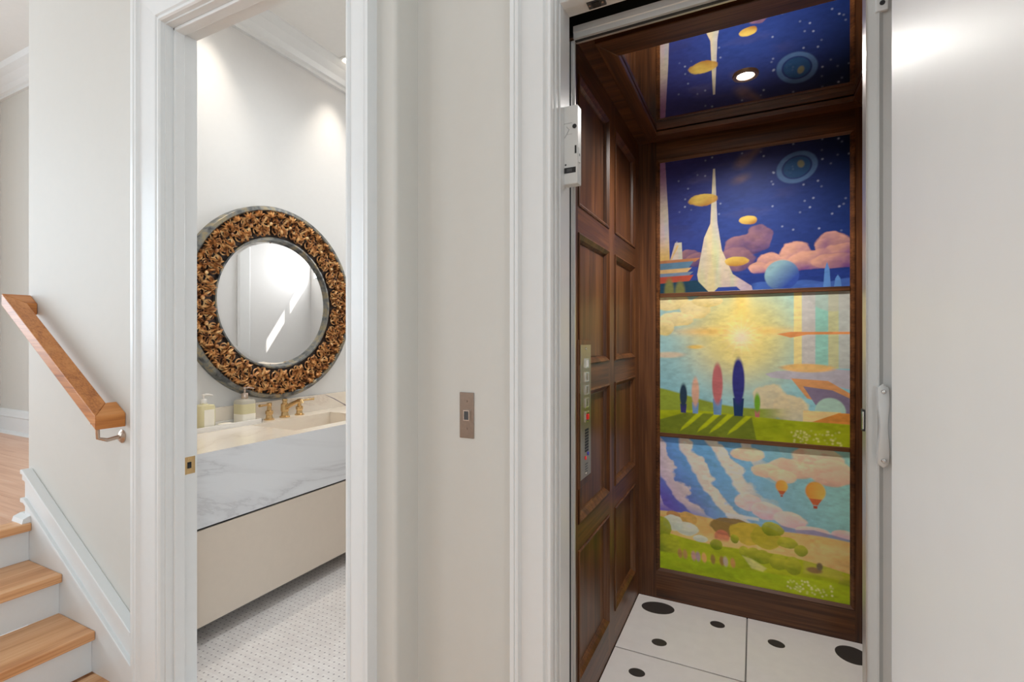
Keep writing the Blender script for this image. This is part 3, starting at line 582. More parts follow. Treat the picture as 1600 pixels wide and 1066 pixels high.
def art_meadow():
    A = Art(0.8137, 0.676, 380, 316); g2(A, (96,160,222), (160,212,196), (112,96,190), (150,206,206))
    # sweeping bands of cloud
    R = np.hypot((A.U-0.95)*1.25, (A.V-1.25)*1.05)+0.07*(fbm(A.U*5,A.V*5,15)-0.5); n = fbm(A.U*11,A.V*11,17); q = R*9.5+n*0.9
    band = sstep(0.45,0.75,np.sin(q*3.2)*0.5+0.5+(n-0.5)*0.5); wl = 1-sstep(0.35,0.75,A.U)
    lowleft = np.clip(1.25-A.U*2.4-A.V*0.9,0,1); A.mix((104,84,176), np.clip(lowleft*1.3,0,0.9)); A.mix((108,170,222), wl*0.35*sstep(0.5,0.8,A.V))
    cc_ = hexlin((240,222,196))*(1-lowleft[...,None])+hexlin((196,168,206))*lowleft[...,None]; A.mix(cc_, band*np.clip(wl*1.2,0,1)*0.85*sstep(0.42,0.55,A.V+0.12*A.U))
    A.clouds([(0.85,0.93,0.16,0.08),(0.72,0.85,0.16,0.07),(0.6,0.82,0.1,0.05),(0.92,0.85,0.14,0.09),(0.5,0.92,0.12,0.05),(0.68,0.79,0.09,0.05)], (222,176,150), (248,220,180), 23, flip=0)
    A.clouds([(0.5,0.58,0.09,0.06),(0.6,0.54,0.1,0.06),(0.72,0.5,0.1,0.06),(0.82,0.44,0.1,0.035),(0.97,0.45,0.06,0.03)], (222,184,190), (246,222,200), 27, flip=0)
    A.mix((140,140,176), A.poly([(0.65,0.46),(0.75,0.44),(0.83,0.455),(0.92,0.44),(1.02,0.42),(1.02,0.36),(0.65,0.36)],2)*0.8)
    # plain: tan field, mounds, bushes
    hz = 0.435-0.03*A.U+0.01*np.sin(A.U*9); fld = 1-sstep(-0.005,0.005,A.V-hz); n = fbm(A.U*4,A.V*18,31)
    A.mix(hexlin((214,170,96))*(1-n[...,None])+hexlin((244,208,140))*n[...,None], fld)
    for u, v, a, b, c in ((0.16,0.43,0.08,0.05,(206,166,92)),(0.08,0.435,0.05,0.03,(190,140,86)),(0.42,0.43,0.16,0.07,(146,118,66)),(0.5,0.41,0.13,0.08,(206,180,66)),(0.6,0.40,0.1,0.08,(190,176,56))):
        x, y = (A.U-u)*A.asp/a, (A.V-v+b*0.6)/b; A.mix(c, (1-sstep(0.93,1.03,np.hypot(x,y)+0.3*(fbm(A.U*20,A.V*20,5)-0.5)))*0.95)
    A.mix((236,230,226), A.poly([(0.38,0.49),(0.56,0.485),(0.56,0.46),(0.38,0.465)],3)*0.7)
    m, dd = A.ell(0.36, 0.31, 0.05, 0.05); A.mix((206,120,96), m*sstep(0.27,0.3,A.V)*0.8)
    h2 = 0.285-0.02*np.sin(A.U*6.5)-0.08*A.U; n = fbm(A.U*6,A.V*9,41); A.mix(hexlin((146,164,30))*(1-n[...,None])+hexlin((206,204,52))*n[...,None], (1-sstep(-0.006,0.006,A.V-h2)))
    A.clouds([(0.08,0.36,0.07,0.06),(0.16,0.33,0.08,0.05),(0.24,0.27,0.05,0.025)], (196,204,186), (226,226,206), 55, flip=0)
    A.clouds([(0.02,0.3,0.06,0.09),(0.05,0.17,0.1,0.1)], (110,126,40), (176,180,50), 57, flip=0)
    A.clouds([(0.33,0.245,0.04,0.035),(0.48,0.23,0.035,0.04),(0.53,0.225,0.045,0.045),(0.58,0.215,0.05,0.05),(0.66,0.2,0.06,0.06),(0.73,0.19,0.055,0.065),(0.43,0.31,0.025,0.03),(0.7,0.34,0.07,0.04),(0.77,0.30,0.04,0.04),(0.99,0.13,0.05,0.06),(0.63,0.42,0.07,0.05)], (118,136,32), (192,188,60), 59, flip=0)
    h3 = 0.115+0.012*np.sin(A.U*8+1); n = fbm(A.U*5,A.V*10,43); A.mix(hexlin((128,158,26))*(1-n[...,None])+hexlin((192,204,44))*n[...,None], (1-sstep(-0.01,0.01,A.V-h3)))
    A.mix((226,214,150), A.poly([(0.47,0.20),(0.52,0.12),(0.58,0.11),(0.6,0.14),(0.52,0.19)],4)*0.6)
    for k, (u, c) in enumerate(((0.12,(176,120,80)),(0.15,(186,134,92)),(0.2,(196,140,150)),(0.225,(166,130,160)),(0.26,(236,160,110)),(0.31,(146,106,70)),(0.36,(150,100,70)),(0.38,(196,176,170)),(0.42,(206,140,90)))):
        m, dd = A.ell(u, 0.135, 0.016, 0.034, 0.1); A.mix(c, m*0.8)
    m, dd = A.ell(0.835,0.185,0.045,0.02); A.mix((120,84,56), m*0.9); m, dd = A.ell(0.86,0.215,0.018,0.025); A.mix((60,66,66), m*0.9)
    A.mix((240,196,140), A.poly([(0.78,0.15),(0.97,0.15),(0.97,0.24),(0.78,0.24)],6)*0.15)
    # two plain round balloons
    for u, v, r in ((0.675,0.725,0.042),(0.84,0.715,0.066)):
        m, dd = A.ell(u, v, r*0.88, r); sh = np.clip(0.5+(A.U-u)*8,0,1); A.mix(hexlin((222,140,56))*(1-sh[...,None])+hexlin((246,200,100))*sh[...,None], m); A.mix((206,110,70), A.poly([(u-r*0.5,v-r*0.75),(u+r*0.5,v-r*0.75),(u+r*0.18,v-r*1.4),(u-r*0.18,v-r*1.4)],1.5)); A.mix((186,84,60), A.poly([(u-r*0.17,v-r*1.45),(u+r*0.17,v-r*1.45),(u+r*0.14,v-r*1.75),(u-r*0.14,v-r*1.75)],1.5))
    A.stars(50, 81, (0.7,0.93,0.02,0.1), (236,230,180)); return A
def brush(A, gain, seed):
    n = fbm(A.U*34, A.V*60, seed, 3)-0.5; n2 = fbm(A.U*8+n, A.V*8, seed+5)-0.5
    A.C = np.clip(A.C*gain*(1+0.30*n+0.28*n2)[..., None], 0, 1); return A
def paintmat():
    m, N, L, B = newmat('painted_print'); a = N.new('ShaderNodeVertexColor'); a.layer_name = 'paint'
    L.new(a.outputs[0], B.inputs['Base Color']); B.inputs['Roughness'].default_value = 0.5; B.inputs['Specular IOR Level'].default_value = 0.15; return m
M['paint'] = paintmat()
PICY = CYB+0.008
def picture(A, z0, z1, label):
    ny, nx = A.ny, A.nx; X = MX0+(MX1-MX0)*A.U; Z = z0+(z1-z0)*A.V
    V = np.stack([X, np.full_like(X, PICY), Z], -1).reshape(-1,3); I = np.arange(nx*ny).reshape(ny,nx)
    F = np.stack([I[:-1,:-1], I[:-1,1:], I[1:,1:], I[1:,:-1]], -1).reshape(-1,4); nv = len(V)
    # board behind the print
    bx = np.array([(x_, y_, z_) for y_ in (PICY, PICY+0.012) for x_, z_ in ((MX0,z0),(MX1,z0),(MX1,z1),(MX0,z1))]); V = np.concatenate([V, bx])
    side = [(0,4,5,1),(1,5,6,2),(2,6,7,3),(3,7,4,0),(7,6,5,4)]; F = np.concatenate([F, np.array(side)+nv])
    me = bpy.data.meshes.new('picture_panel'); me.vertices.add(len(V)); me.vertices.foreach_set('co', V.ravel()); me.loops.add(F.size); me.loops.foreach_set('vertex_index', F.ravel().astype(np.int32))
    me.polygons.add(len(F)); me.polygons.foreach_set('loop_start', (np.arange(len(F))*4).astype(np.int32)); me.update(calc_edges=True)
    ca = me.color_attributes.new('paint', 'FLOAT_COLOR', 'POINT'); C = np.ones((len(V),4)); C[:nv,:3] = np.clip(A.C,0,1).reshape(-1,3); C[nv:,:3] = 0.2
    ca.data.foreach_set('color', C.ravel().astype(np.float32)); me.materials.append(M['paint'])
    o = bpy.data.objects.new('picture_panel', me); scene.collection.objects.link(o); return tag(o, label, 'picture', 'painted panels on the rear cab wall')
picture(brush(art_night(), 0.78, 201), 1.567, 2.238, 'painted panel of a dark blue starry sky over pastel towers and pink clouds')
picture(brush(art_day(), 1.15, 211), 0.854, 1.547, 'painted panel of a bright yellow sun over a green hill with pale buildings')
picture(brush(art_meadow(), 1.4, 221), 0.158, 0.834, 'painted panel of sweeping clouds, two orange balloons and a green meadow')

# --- control panel on the left cab wall
cop = empty('control_panel', (CX0, 1.683, 0.83), 'tall brushed metal elevator control panel on the oak side wall', 'control panel')
MB().box(CX0-0.014, CX0+0.004, 1.612, 1.752, 0.815, 1.33).build('mount_board', 'wv', cop, bevel=0.003)
pl = MB().box(CX0+0.004, CX0+0.008, 1.625, 1.742, 0.844, 1.312).build('faceplate', 'steelp', cop, bevel=0.001)
XF = CX0+0.008
def bezel(z, w_, h_, mat_in):
    f = MB(); yc = 1.69; frame_moulding(f, yc-w_/2, yc+w_/2, z-h_/2, z+h_/2, [(0,0),(0,0.004),(0.004,0.004),(0.004,0)], (XF,0,0), (0,1,0), (0,0,1), (1,0,0)); b = f.build('button_bezel', 'chrome', cop)
    MB().box(XF, XF+0.0025, yc-w_/2+0.004, yc+w_/2-0.004, z-h_/2+0.004, z+h_/2-0.004).build('button', mat_in, b)
bezel(1.247, 0.034, 0.034, 'plastic')
for z in (1.198, 1.152, 1.106): bezel(z, 0.034, 0.034, 'steelp')
bezel(1.056, 0.034, 0.036, 'dark'); MB().box(XF, XF+0.008, 1.682, 1.699, 1.047, 1.066).build('rocker_switch', 'red', cop, bevel=0.002)
for r_ in range(8):
    for c_ in range(3): MB().box(XF, XF+0.0012, 1.672+c_*0.014, 1.683+c_*0.014, 1.006-r_*0.0105, 1.0135-r_*0.0105).build('speaker_slot', 'dark', cop)
MB().lathe([(0.007,0),(0.006,0.003)], (XF,1.678,0.912), (1,0,0), 14).build('indicator', 'red', cop); MB().lathe([(0.007,0),(0.006,0.003)], (XF,1.706,0.922), (1,0,0), 14).build('indicator', 'blue', cop)
for i in range(4): MB().box(XF, XF+0.0006, 1.674, 1.704-0.004*(i%2), 0.888-i*0.009, 0.891-i*0.009).build('engraved_line', 'dgrey', cop)
for z in (1.298, 0.858): MB().lathe([(0.0045,0),(0.0035,0.002),(0.001,0.0025)], (XF,1.683,z), (1,0,0), 14).build('screw', 'chrome', cop)

# --- interlock box on the jamb
ib = empty('door_interlock', (OX0+0.02, 1.205, 1.725), 'white door interlock box mounted on the elevator jamb', 'interlock box')
bx0, bx1, by0, by1, bz0, bz1 = -0.4395, -0.4017, 1.192, 1.222, 1.727, 1.927
bod = MB().box(bx0, bx1, by0, by1, bz0, bz1).build('housing', 'plastic', ib, bevel=0.002)
MB().lathe([(0.0055,0),(0.0055,0.002),(0.003,0.0025)], (-0.4095, by0, 1.872), (0,-1,0), 16).build('lock_hole', 'dark', ib)
MB().box(-0.409, -0.4045, by0-0.001, by0, 1.803, 1.823).build('slot', 'dark', ib)
w_ = MB().box(-0.437, -0.4065, by0-0.001, by0, 1.755, 1.769).build('inspection_window', 'dark', ib)
MB().box(-0.43, -0.416, by0-0.0014, by0-0.001, 1.758, 1.766).build('contact', 'dgrey', w_)
MB().lathe([(0.0025,0),(0.002,0.001)], (-0.4335, by0, 1.777), (0,-1,0), 12).build('screw', 'dgrey', ib)
ar = MB(); ar.tube([(-0.431,by0-0.0004,1.874),(-0.424,by0-0.0004,1.866),(-0.436,by0-0.0004,1.846)], 0.0012, 6); ar.box(-0.438,-0.416,by0-0.0006,by0,1.8815,1.883); ar.box(-0.432,-0.416,by0-0.0006,by0,1.8535,1.8545); ar.build('printed_arrow', 'print', ib)
tg = MB().box(bx1, bx1+0.002, 1.197, 1.208, 1.782, 1.818).build('side_tab', 'plastic', ib)
MB().box(bx1+0.002, bx1+0.0025, 1.2, 1.205, 1.798, 1.804).build('side_mark', 'dgrey', tg)
# --- latch keeper on the head of the frame
kp = empty('latch_keeper', (-0.35, 1.21, OZ), 'dark grey latch keeper under the elevator door head', 'latch')
k0 = onZ(918, 10, OZ-0.006); k1 = onZ(946, 3, OZ-0.006); KY = k0.y; KX0, KX1 = k0.x, k1.x
MB().box(KX0, KX1, KY-0.012, KY+0.016, OZ-0.006, OZ).build('keeper_plate', 'dgrey', kp, bevel=0.001)
MB().box(KX0+0.012, KX1-0.012, KY-0.008, KY+0.012, OZ-0.009, OZ-0.006).build('keeper_block', 'dark', kp, bevel=0.001)
for xx in (KX0+0.006, KX1-0.006): MB().lathe([(0.003,0),(0.003,0.002)], (xx, KY, OZ-0.0055), (0,0,-1), 10).build('screw', 'chrome', kp)
# --- call button plate
cb = empty('call_button', (-0.70, YF, 1.06), 'bronze metal call button plate on the greige wall', 'call button')
MB().box(-0.7224, -0.6778, YF-0.003, YF, 1.063, 1.187).build('plate', 'steel', cb, bevel=0.0025)
f = MB(); frame_moulding(f, -0.7085, -0.6895, 1.111, 1.139, [(0,0),(0,0.004),(0.0025,0.004),(0.0025,0)], (0,YF-0.003,0), (1,0,0), (0,0,1), (0,-1,0)); f.build('button_bezel', 'chrome', cb)
MB().box(-0.706, -0.692, YF-0.005, YF-0.003, 1.1135, 1.1365).build('button', 'dgrey', cb)
for z in (1.163, 1.089): MB().lathe([(0.003,0),(0.0025,0.0012)], (-0.70, YF-0.003, z), (0,-1,0), 12).build('screw', 'steel', cb)

# --- landing door leaf, standing open towards the viewer
dr = struct(MB().box(0.0, 0.045, -0.74, 0.0, 0.005, OZ-0.006).build('door_1', 'door', bevel=0.002), 'smooth pale elevator landing door standing open', 'door')
dr.location = (0.2255, 1.118, 0); dr.rotation_euler = (0, 0, math.radians(-1.0))
for z in (0.25, 1.1, 1.95):
    h_ = MB().tube([(0.05,0.006,z-0.05),(0.05,0.006,z+0.05)], 0.006, 10).build('hinge', 'nickel', dr); h_.matrix_parent_inverse = Matrix.Identity(4)

# --- folding gate parked on the right: lead post with handle, folded leaves, top track
gt = empty('folding_gate', (0.27, 1.31, 0), 'white folding elevator gate parked beside the open door', 'gate')
gx = onY(1354, 531, 1.30).x
GP = [(0,0),(0.018,0),(0.018,-0.003),(0.022,-0.003),(0.030,0.004),(0.048,0.004),(0.052,-0.002),(0.056,-0.002),(0.056,0.035),(0,0.035)]
MB().prism(GP, (gx, 1.30, 0.012), (1,0,0), (0,1,0), (0,0,1), 2.144).build('lead_post', 'alu', gt)
MB().box(gx-0.0015, gx+0.001, 1.299, 1.337, 0.012, 2.154).build('edge_strip', 'alu_edge', gt)
for i in range(3): MB().box(gx+0.062+i*0.03, gx+0.074+i*0.03, 1.315, 1.50, 0.012, 2.146).build('folded_leaf', 'alu', gt, bevel=0.003)
TP = [(0,0.002),(0.014,0.002),(0.016,0),(0.033,0),(0.033,0.016),(0.0,0.016)]
MB().prism(TP, (-0.448, 1.292, 2.160), (0,0,1), (0,1,0), (1,0,0), 0.95).build('top_track', 'alu', gt)
MB().box(-0.446, 0.49, 1.303, 1.3095, 2.157, 2.160).build('track_seal', 'dark', gt); MB().box(-0.446, 0.49, 1.3095, 1.3155, 2.1555, 2.160).build('edge_strip', 'alu_edge', gt)
# handle
hc_ = onY(1377.5, 665, 1.298); hz0, hz1 = onY(1377.5, 600, 1.29).z, onY(1377.5, 730, 1.29).z; hz0, hz1 = min(hz0,hz1), max(hz0,hz1); hx = hc_.x; n = 24; vs = []
for i in range(n+1):
    t = i/n; z = hz0+(hz1-hz0)*t; wd = 0.0095+0.0025*math.cos((t-0.5)*4*PI)*(-1 if False else 1)*-1 if False else 0.0122-0.0042*math.exp(-((t-0.5)/0.2)**2)
    e = min(t, 1-t)*(hz1-hz0); wd *= math.sqrt(max(0.0, 1-max(0, 1-e/0.012)**2))*0.98+0.02; dep = 0.012+0.012*math.sin(PI*t)**0.7
    for k in range(8):
        a = 2*PI*k/8; vs.append((hx+wd*math.copysign(abs(math.cos(a))**0.6, math.cos(a)), 1.302-dep+0.006*math.sin(a), z))
hm = MB(); hm.add(vs, [(i*8+k, i*8+(k+1)%8, (i+1)*8+(k+1)%8, (i+1)*8+k) for i in range(n) for k in range(8)]+[tuple(range(8))[::-1], tuple(range(n*8, n*8+8))])
hn = hm.build('pull_handle', 'alu', gt, True)
for z in (hz0+0.016, hz1-0.016):
    MB().lathe([(0.005,0.001),(0.005,0.003),(0.0035,0.0055),(0.001,0.006)], (hx, 1.302-0.021, z), (0,-1,0), 16).build('screw', 'chrome', hn, True)
    MB().box(hx-0.006, hx+0.006, 1.284, 1.303, z-0.012, z+0.012).build('standoff', 'alu', hn)
lc = onY(1352.5, 656, 1.31); MB().box(gx-0.006, gx-0.0005, 1.306, 1.326, lc.z-0.025, lc.z+0.022).build('latch_bolt', 'dark', gt); MB().box(gx-0.0065, gx-0.004, 1.304, 1.312, lc.z-0.02, lc.z+0.018).build('latch_plate', 'chrome', gt)
tb = onY(1378, 9, 1.296); MB().box(tb.x-0.012, tb.x+0.012, 1.292, 1.303, tb.z-0.012, tb.z+0.045).build('hanger_bracket', 'plastic', gt, bevel=0.003); MB().lathe([(0.005,0),(0.005,0.002)], (tb.x, 1.2925, tb.z+0.004), (0,-1,0), 14).build('hanger_bolt', 'dark', gt)

# ================================================================== STAIRS
ss = empty('staircase', (-2.6, 0.5, 0), 'short flight of light oak treads with white risers', 'stairs')
N1, N2, N3 = -2.355, -2.621, -2.898; Y0, Y1 = -0.35, YP-0.0205
for nx_, zt, back in ((N1, 0.1705, N2-0.025), (N2, 0.3413, N3-0.025), (N3, LZ+0.0002, -2.985)):
    MB().box(back-0.004, nx_, Y0, Y1, zt-0.036, zt).build('tread', 'oy', ss, bevel=0.004)
for nx_, za, zb in ((N1, 0.0, 0.1345), (N2, 0.1705, 0.3053), (N3, 0.3413, 0.476)):
    MB().box(nx_-0.045, nx_-0.028, Y0, Y1, za, zb).build('riser', 'trim', ss)
MB().box(-2.93, N1-0.05, Y0-0.03, Y0, 0, 0.17).box(-2.93, N2-0.05, Y0-0.03, Y0, 0.17, 0.34).box(-2.93, N3-0.02, Y0-0.03, Y0, 0.34, LZ-0.02).build('stringer', 'trim', ss)
# --- handrail: sloped rail with a level return to the wall at each end, two brackets
hr = empty('handrail', (-2.5, YP-0.06, 0.9), 'oak wall handrail rising beside the short stairs', 'handrail')
RW, RY = 0.062, YP-0.068
lo = onY(149, 673, RY-RW/2)      # outer lower mitre corner (bottom edge)
hi = onY(2, 461, RY-RW/2)        # outer upper mitre corner (top edge)
xa, za = hi.x, hi.z-0.045; xb, zb = lo.x, lo.z+0.0
d = Vector((xb-xa, 0, zb-za)); L_ = d.length; dn = d.normalized(); up = Vector((-dn.z, 0, dn.x)); up = up if up.z > 0 else -up
RT = 0.048
m = MB(); A0 = Vector((xa, 0, za)); y0, y1 = RY-RW/2, RY+RW/2
RX = 0.066
# mitred in plan: the outer edge runs full length, the inner edge stops short by the width of the returns
ks = [(0.0, y0), (L_, y0), (L_-RX/abs(dn.x), y1), (RX/abs(dn.x), y1)]
vs = [A0+dn*t+Vector((0,yy,0)) for t, yy in ks]+[A0+dn*t+Vector((0,yy,RT/abs(dn.x)*0.92)) for t, yy in ks]
m.add(vs, [(3,2,1,0),(4,5,6,7),(0,1,5,4),(1,2,6,5),(2,3,7,6),(3,0,4,7)]); m.build('sloped_rail', 'rail', hr, bevel=0.003)
TZ = RT/abs(dn.x)*0.92
M['rail_y'] = wood('handrail_return_oak', *HR, 1, 0.35, 1.4)
sgn = 1 if dn.x > 0 else -1
for (xc, zc, s) in ((xb, zb, -1), (xa, za, 1)):
    xi = xc+s*RX; zi = zc+dn.z/dn.x*s*RX
    q = [(xc, y0), (xi, y1), (xi, YP-0.001), (xc, YP-0.001)]
    vs = []
    for up_ in (0, TZ):
        for i_, (xq, yq) in enumerate(q): vs.append((xq, yq, zc+dn.z/dn.x*(xq-xc)*(1 if i_ < 3 else 1)+up_))
    MB().add(vs, [(3,2,1,0),(4,5,6,7),(0,1,5,4),(1,2,6,5),(2,3,7,6),(3,0,4,7)]).build('rail_return', 'rail_y', hr, bevel=0.003)
for k, (fx) in enumerate((xb-0.03, (xa+xb)/2+0.03)):
    if k == 1: continue
    zb_ = zb+dn.z/dn.x*(fx-xb); bp = onY(189, 682, YP-0.005)
    br = MB().lathe([(0.026,0),(0.026,0.004),(0.018,0.010),(0.008,0.014)], (bp.x, YP, bp.z), (0,-1,0), 20).build('bracket', 'nickel', hr, True)
    MB().tube([(bp.x, YP-0.008, bp.z), (bp.x, YP-0.05, bp.z-0.006), (bp.x-0.004, RY-0.01, bp.z+0.005), (bp.x-0.006, RY-0.012, zb_+0.012)], [0.008,0.0075,0.007,0.008], 10).build('bracket_arm', 'nickel', br, True)
    MB().box(bp.x-0.028, bp.x+0.016, RY-0.024, RY+0.006, zb_-0.001, zb_+0.004).build('bracket_saddle', 'nickel', br)

# ================================================================== POWDER ROOM THINGS
# --- vanity cabinet (beige, floating) and marble counter with deep apron
APZ = onX(420, 790, XV).z
VY0, VY1 = TH+0.014, 3.05
vb = onX(420, 926, XV).z
vc = empty('vanity_cabinet', (-2.4, 2.0, vb), 'floating beige lacquered vanity cabinet under the marble counter', 'cabinet')
MB().box(XW+0.0215, XV-0.022, VY0, VY1, vb+0.004, APZ-0.014).build('body', 'beige', vc)
MB().box(XV-0.022, XV-0.002, VY0, 2.43, vb, APZ-0.010).build('drawer_front', 'beige', vc, bevel=0.0015)
MB().box(XV-0.022, XV-0.002, 2.433, VY1, vb, APZ-0.010).build('drawer_front', 'beige', vc, bevel=0.0015)
MB().box(XV-0.06, XV-0.010, VY0, VY1, APZ-0.014, APZ-0.0005).build('shadow_gap', 'shadow', vc)  # dark strip, its colour stands in for shade in the gap
ct = empty('marble_counter', (-2.45, 2.0, APZ), 'white marble counter with deep plain apron and a sunken basin', 'counter')
BX0, BX1, BY0, BY1 = -2.60, -2.235, 1.88, 2.47
MB().box(XV-0.02, XV, VY0, VY1, APZ, CT-0.001).build('apron', 'marble', ct, bevel=0.001)
tp = MB(); tp.box(XW+0.0215, XV-0.0005, VY0, BY0, CT-0.02, CT); tp.box(XW+0.0215, XV-0.0005, BY1, VY1, CT-0.02, CT); tp.box(XW+0.0215, BX0, BY0, BY1, CT-0.02, CT); tp.box(BX1, XV-0.0005, BY0, BY1, CT-0.02, CT)
tp.build('countertop', 'onyx', ct)
bs = MB(); bs.box(BX0-0.012, BX1+0.012, BY0-0.012, BY1+0.012, CT-0.16, CT-0.148)
bs.box(BX0-0.012, BX0, BY0-0.012, BY1+0.012, CT-0.15, CT-0.02); bs.box(BX1, BX1+0.012, BY0-0.012, BY1+0.012, CT-0.15, CT-0.02); bs.box(BX0, BX1, BY0-0.012, BY0, CT-0.15, CT-0.02); bs.box(BX0, BX1, BY1, BY1+0.012, CT-0.15, CT-0.02)
bsn = bs.build('basin', 'onyx', ct); MB().lathe([(0.026,0),(0.024,0.004),(0.005,0.003)], (-2.42, 2.174, CT-0.148), (0,0,1), 20).build('drain', 'brass', bsn, True)
bsp = tag(MB().box(XW+0.001, XW+0.021, VY0, VY1, CT-0.02, 0.944).build('backsplash', 'onyx', None, bevel=0.001), 'low marble backsplash with a dark vein along the wall behind the faucet', 'backsplash')
# the one bold vein on the backsplash is inlaid as the stone's own dark seam
vm = MB(); v0, v1, v2 = onX(508, 617, XW+0.0215), onX(522, 623, XW+0.0215), onX(545, 636, XW+0.0215)
vm.tube([v0, v1, v1*0.5+v2*0.5, v2], [0.001, 0.0035, 0.003, 0.005], 6); vm.v = [(min(a, XW+0.0213), b, c) for a, b, c in vm.v]; vm.build('dark_vein', plain('stone_vein', (120,104,112), 0.3, var=0.2, scale=40), bsp)
# --- faucet
FX = -2.680
fc = empty('faucet', (FX, 2.174, CT), 'brass widespread faucet with two lever handles', 'faucet')
def handle(y, s):
    h = MB().lathe([(0.030,0),(0.030,0.006),(0.022,0.010),(0.018,0.03),(0.023,0.04),(0.023,0.055),(0.014,0.06),(0.012,0.085),(0.015,0.09),(0.015,0.104),(0.002,0.106)], (FX, y, CT), (0,0,1), 10).build('valve_body', 'brass', fc)
    MB().tube([(FX+0.004, y, CT+0.094), (FX+0.018, y+s*0.04, CT+0.096), (FX+0.03, y+s*0.09, CT+0.098)], [0.007,0.006,0.0085], 10).build('lever', 'brass', h, True)
handle(2.062, -1); handle(2.286, 1)
sp_ = MB().lathe([(0.032,0),(0.032,0.008),(0.024,0.012),(0.020,0.035),(0.025,0.045),(0.024,0.085),(0.016,0.090),(0.014,0.104),(0.018,0.107),(0.016,0.117),(0.002,0.119)], (FX, 2.174, CT), (0,0,1), 10).build('spout_body', 'brass', fc)
MB().tube([(FX+0.01, 2.174, CT+0.062), (FX+0.06, 2.174, CT+0.085), (FX+0.12, 2.174, CT+0.108), (FX+0.15, 2.174, CT+0.112), (FX+0.155, 2.174, CT+0.098)], [0.016,0.0145,0.013,0.012,0.011], 10).build('spout', 'brass', sp_, True)
# --- tray and bottles
ty0, ty1, tx0, tx1 = 1.36, 1.965, -2.735, -2.612
tr = MB(); tr.box(tx0, tx1, ty0, ty1, CT, CT+0.006)
for a in ((tx0,tx0+0.008,ty0,ty1),(tx1-0.008,tx1,ty0,ty1),(tx0,tx1,ty0,ty0+0.008),(tx0,tx1,ty1-0.008,ty1)): tr.box(*a, CT+0.006, CT+0.028)
tag(tr.build('vanity_tray', 'ceramic', bevel=0.002), 'long white ceramic tray holding two soap bottles on the counter', 'tray')
def bottle(y, x, w_, hb, label, two):
    b = empty('soap_bottle', (x, y, CT+0.006), label, 'bottle')
    z = CT+0.0065
    MB().lathe([(w_*0.96,0.0),(w_,0.004),(w_,hb-0.014),(w_*0.9,hb-0.004),(w_*0.35,hb),(w_*0.3,hb+0.006)], (x,y,z), (0,0,1), 32, sq=0.38).build('body', 'frost' if two else 'liquid', b, True)
    if two:
        MB().lathe([(w_*1.004,hb*0.40),(w_*1.004,hb*0.80),(w_*0.6,hb*0.805)], (x,y,z), (0,0,1), 32, sq=0.38).build('soap', 'liquid', b, True)
        MB().lathe([(w_*1.008,0.005),(w_*1.008,hb*0.40),(w_*0.9,hb*0.402)], (x,y,z), (0,0,1), 32, sq=0.38).build('label_band', 'label', b, True)
    else:
        MB().box(x+w_*1.0, x+w_*1.006, y-w_*0.55, y+w_*0.7, z+0.02, z+hb*0.8).build('label_band', 'label', b)
    mt = 'nickel' if two else 'ceramic'; s = 1.0 if two else 0.8
    c = MB().lathe([(0.018*s,0),(0.019*s,0.004),(0.019*s,0.03*s),(0.016*s,0.034*s),(0.006,0.036*s),(0.006,0.055*s),(0.012*s,0.058*s),(0.012*s,0.068*s),(0.002,0.07*s)], (x,y,z+hb), (0,0,1), 18).build('pump', mt, b, True)
    MB().tube([(x,y,z+hb+0.062*s),(x+0.012,y+0.02*s,z+hb+0.064*s),(x+0.02,y+0.045*s,z+hb+0.056*s)], [0.006,0.005,0.004], 8).build('nozzle', mt, c, True)
bottle(1.655, -2.672, 0.044, 0.138, 'pale yellow square soap bottle with a cream pump on the tray', False)
bottle(1.895, -2.674, 0.046, 0.142, 'clear soap bottle with yellow soap, cream label and grey metal pump', True)
sb = MB().lathe([(0.03,0),(0.036,0.004),(0.036,0.012),(0.03,0.016),(0.004,0.017)], (-2.672,1.78,CT+0.0065), (0,0,1), 24, sq=0.6).build('soap_bar', 'label', None, True); tag(sb, 'cream bar of soap lying between the two bottles', 'soap')

# --- round mirror
MYC, MZC, XM = 2.165, 1.562, XW+0.001
rm = empty('round_mirror', (XM, MYC, MZC-0.604), 'large round mirror with a carved gilt scroll frame and pewter rims', 'mirror')
AX = (1,0,0); O = (XM, MYC, MZC)
MB().lathe([(0.572,0.0),(0.604,0.0),(0.604,0.05),(0.598,0.058),(0.580,0.062),(0.574,0.056),(0.572,0.03)], O, AX, 96, closed=True).build('outer_rim', 'pewter', rm, True)
MB().lathe([(0.412,0.0),(0.575,0.0),(0.575,0.03),(0.52,0.034),(0.46,0.028),(0.412,0.02)], O, AX, 96, closed=True).build('frame_ground', 'giltdark', rm, True)
MB().lathe([(0.400,0.0),(0.417,0.0),(0.417,0.03),(0.414,0.036),(0.405,0.036),(0.400,0.022)], O, AX, 96, closed=True).build('inner_rim', 'pewter', rm, True)
MB().lathe([(0.40,0.0),(0.40,0.008),(0.380,0.0135),(0.001,0.0135)], O, AX, 96).build('glass', 'mirror', rm)
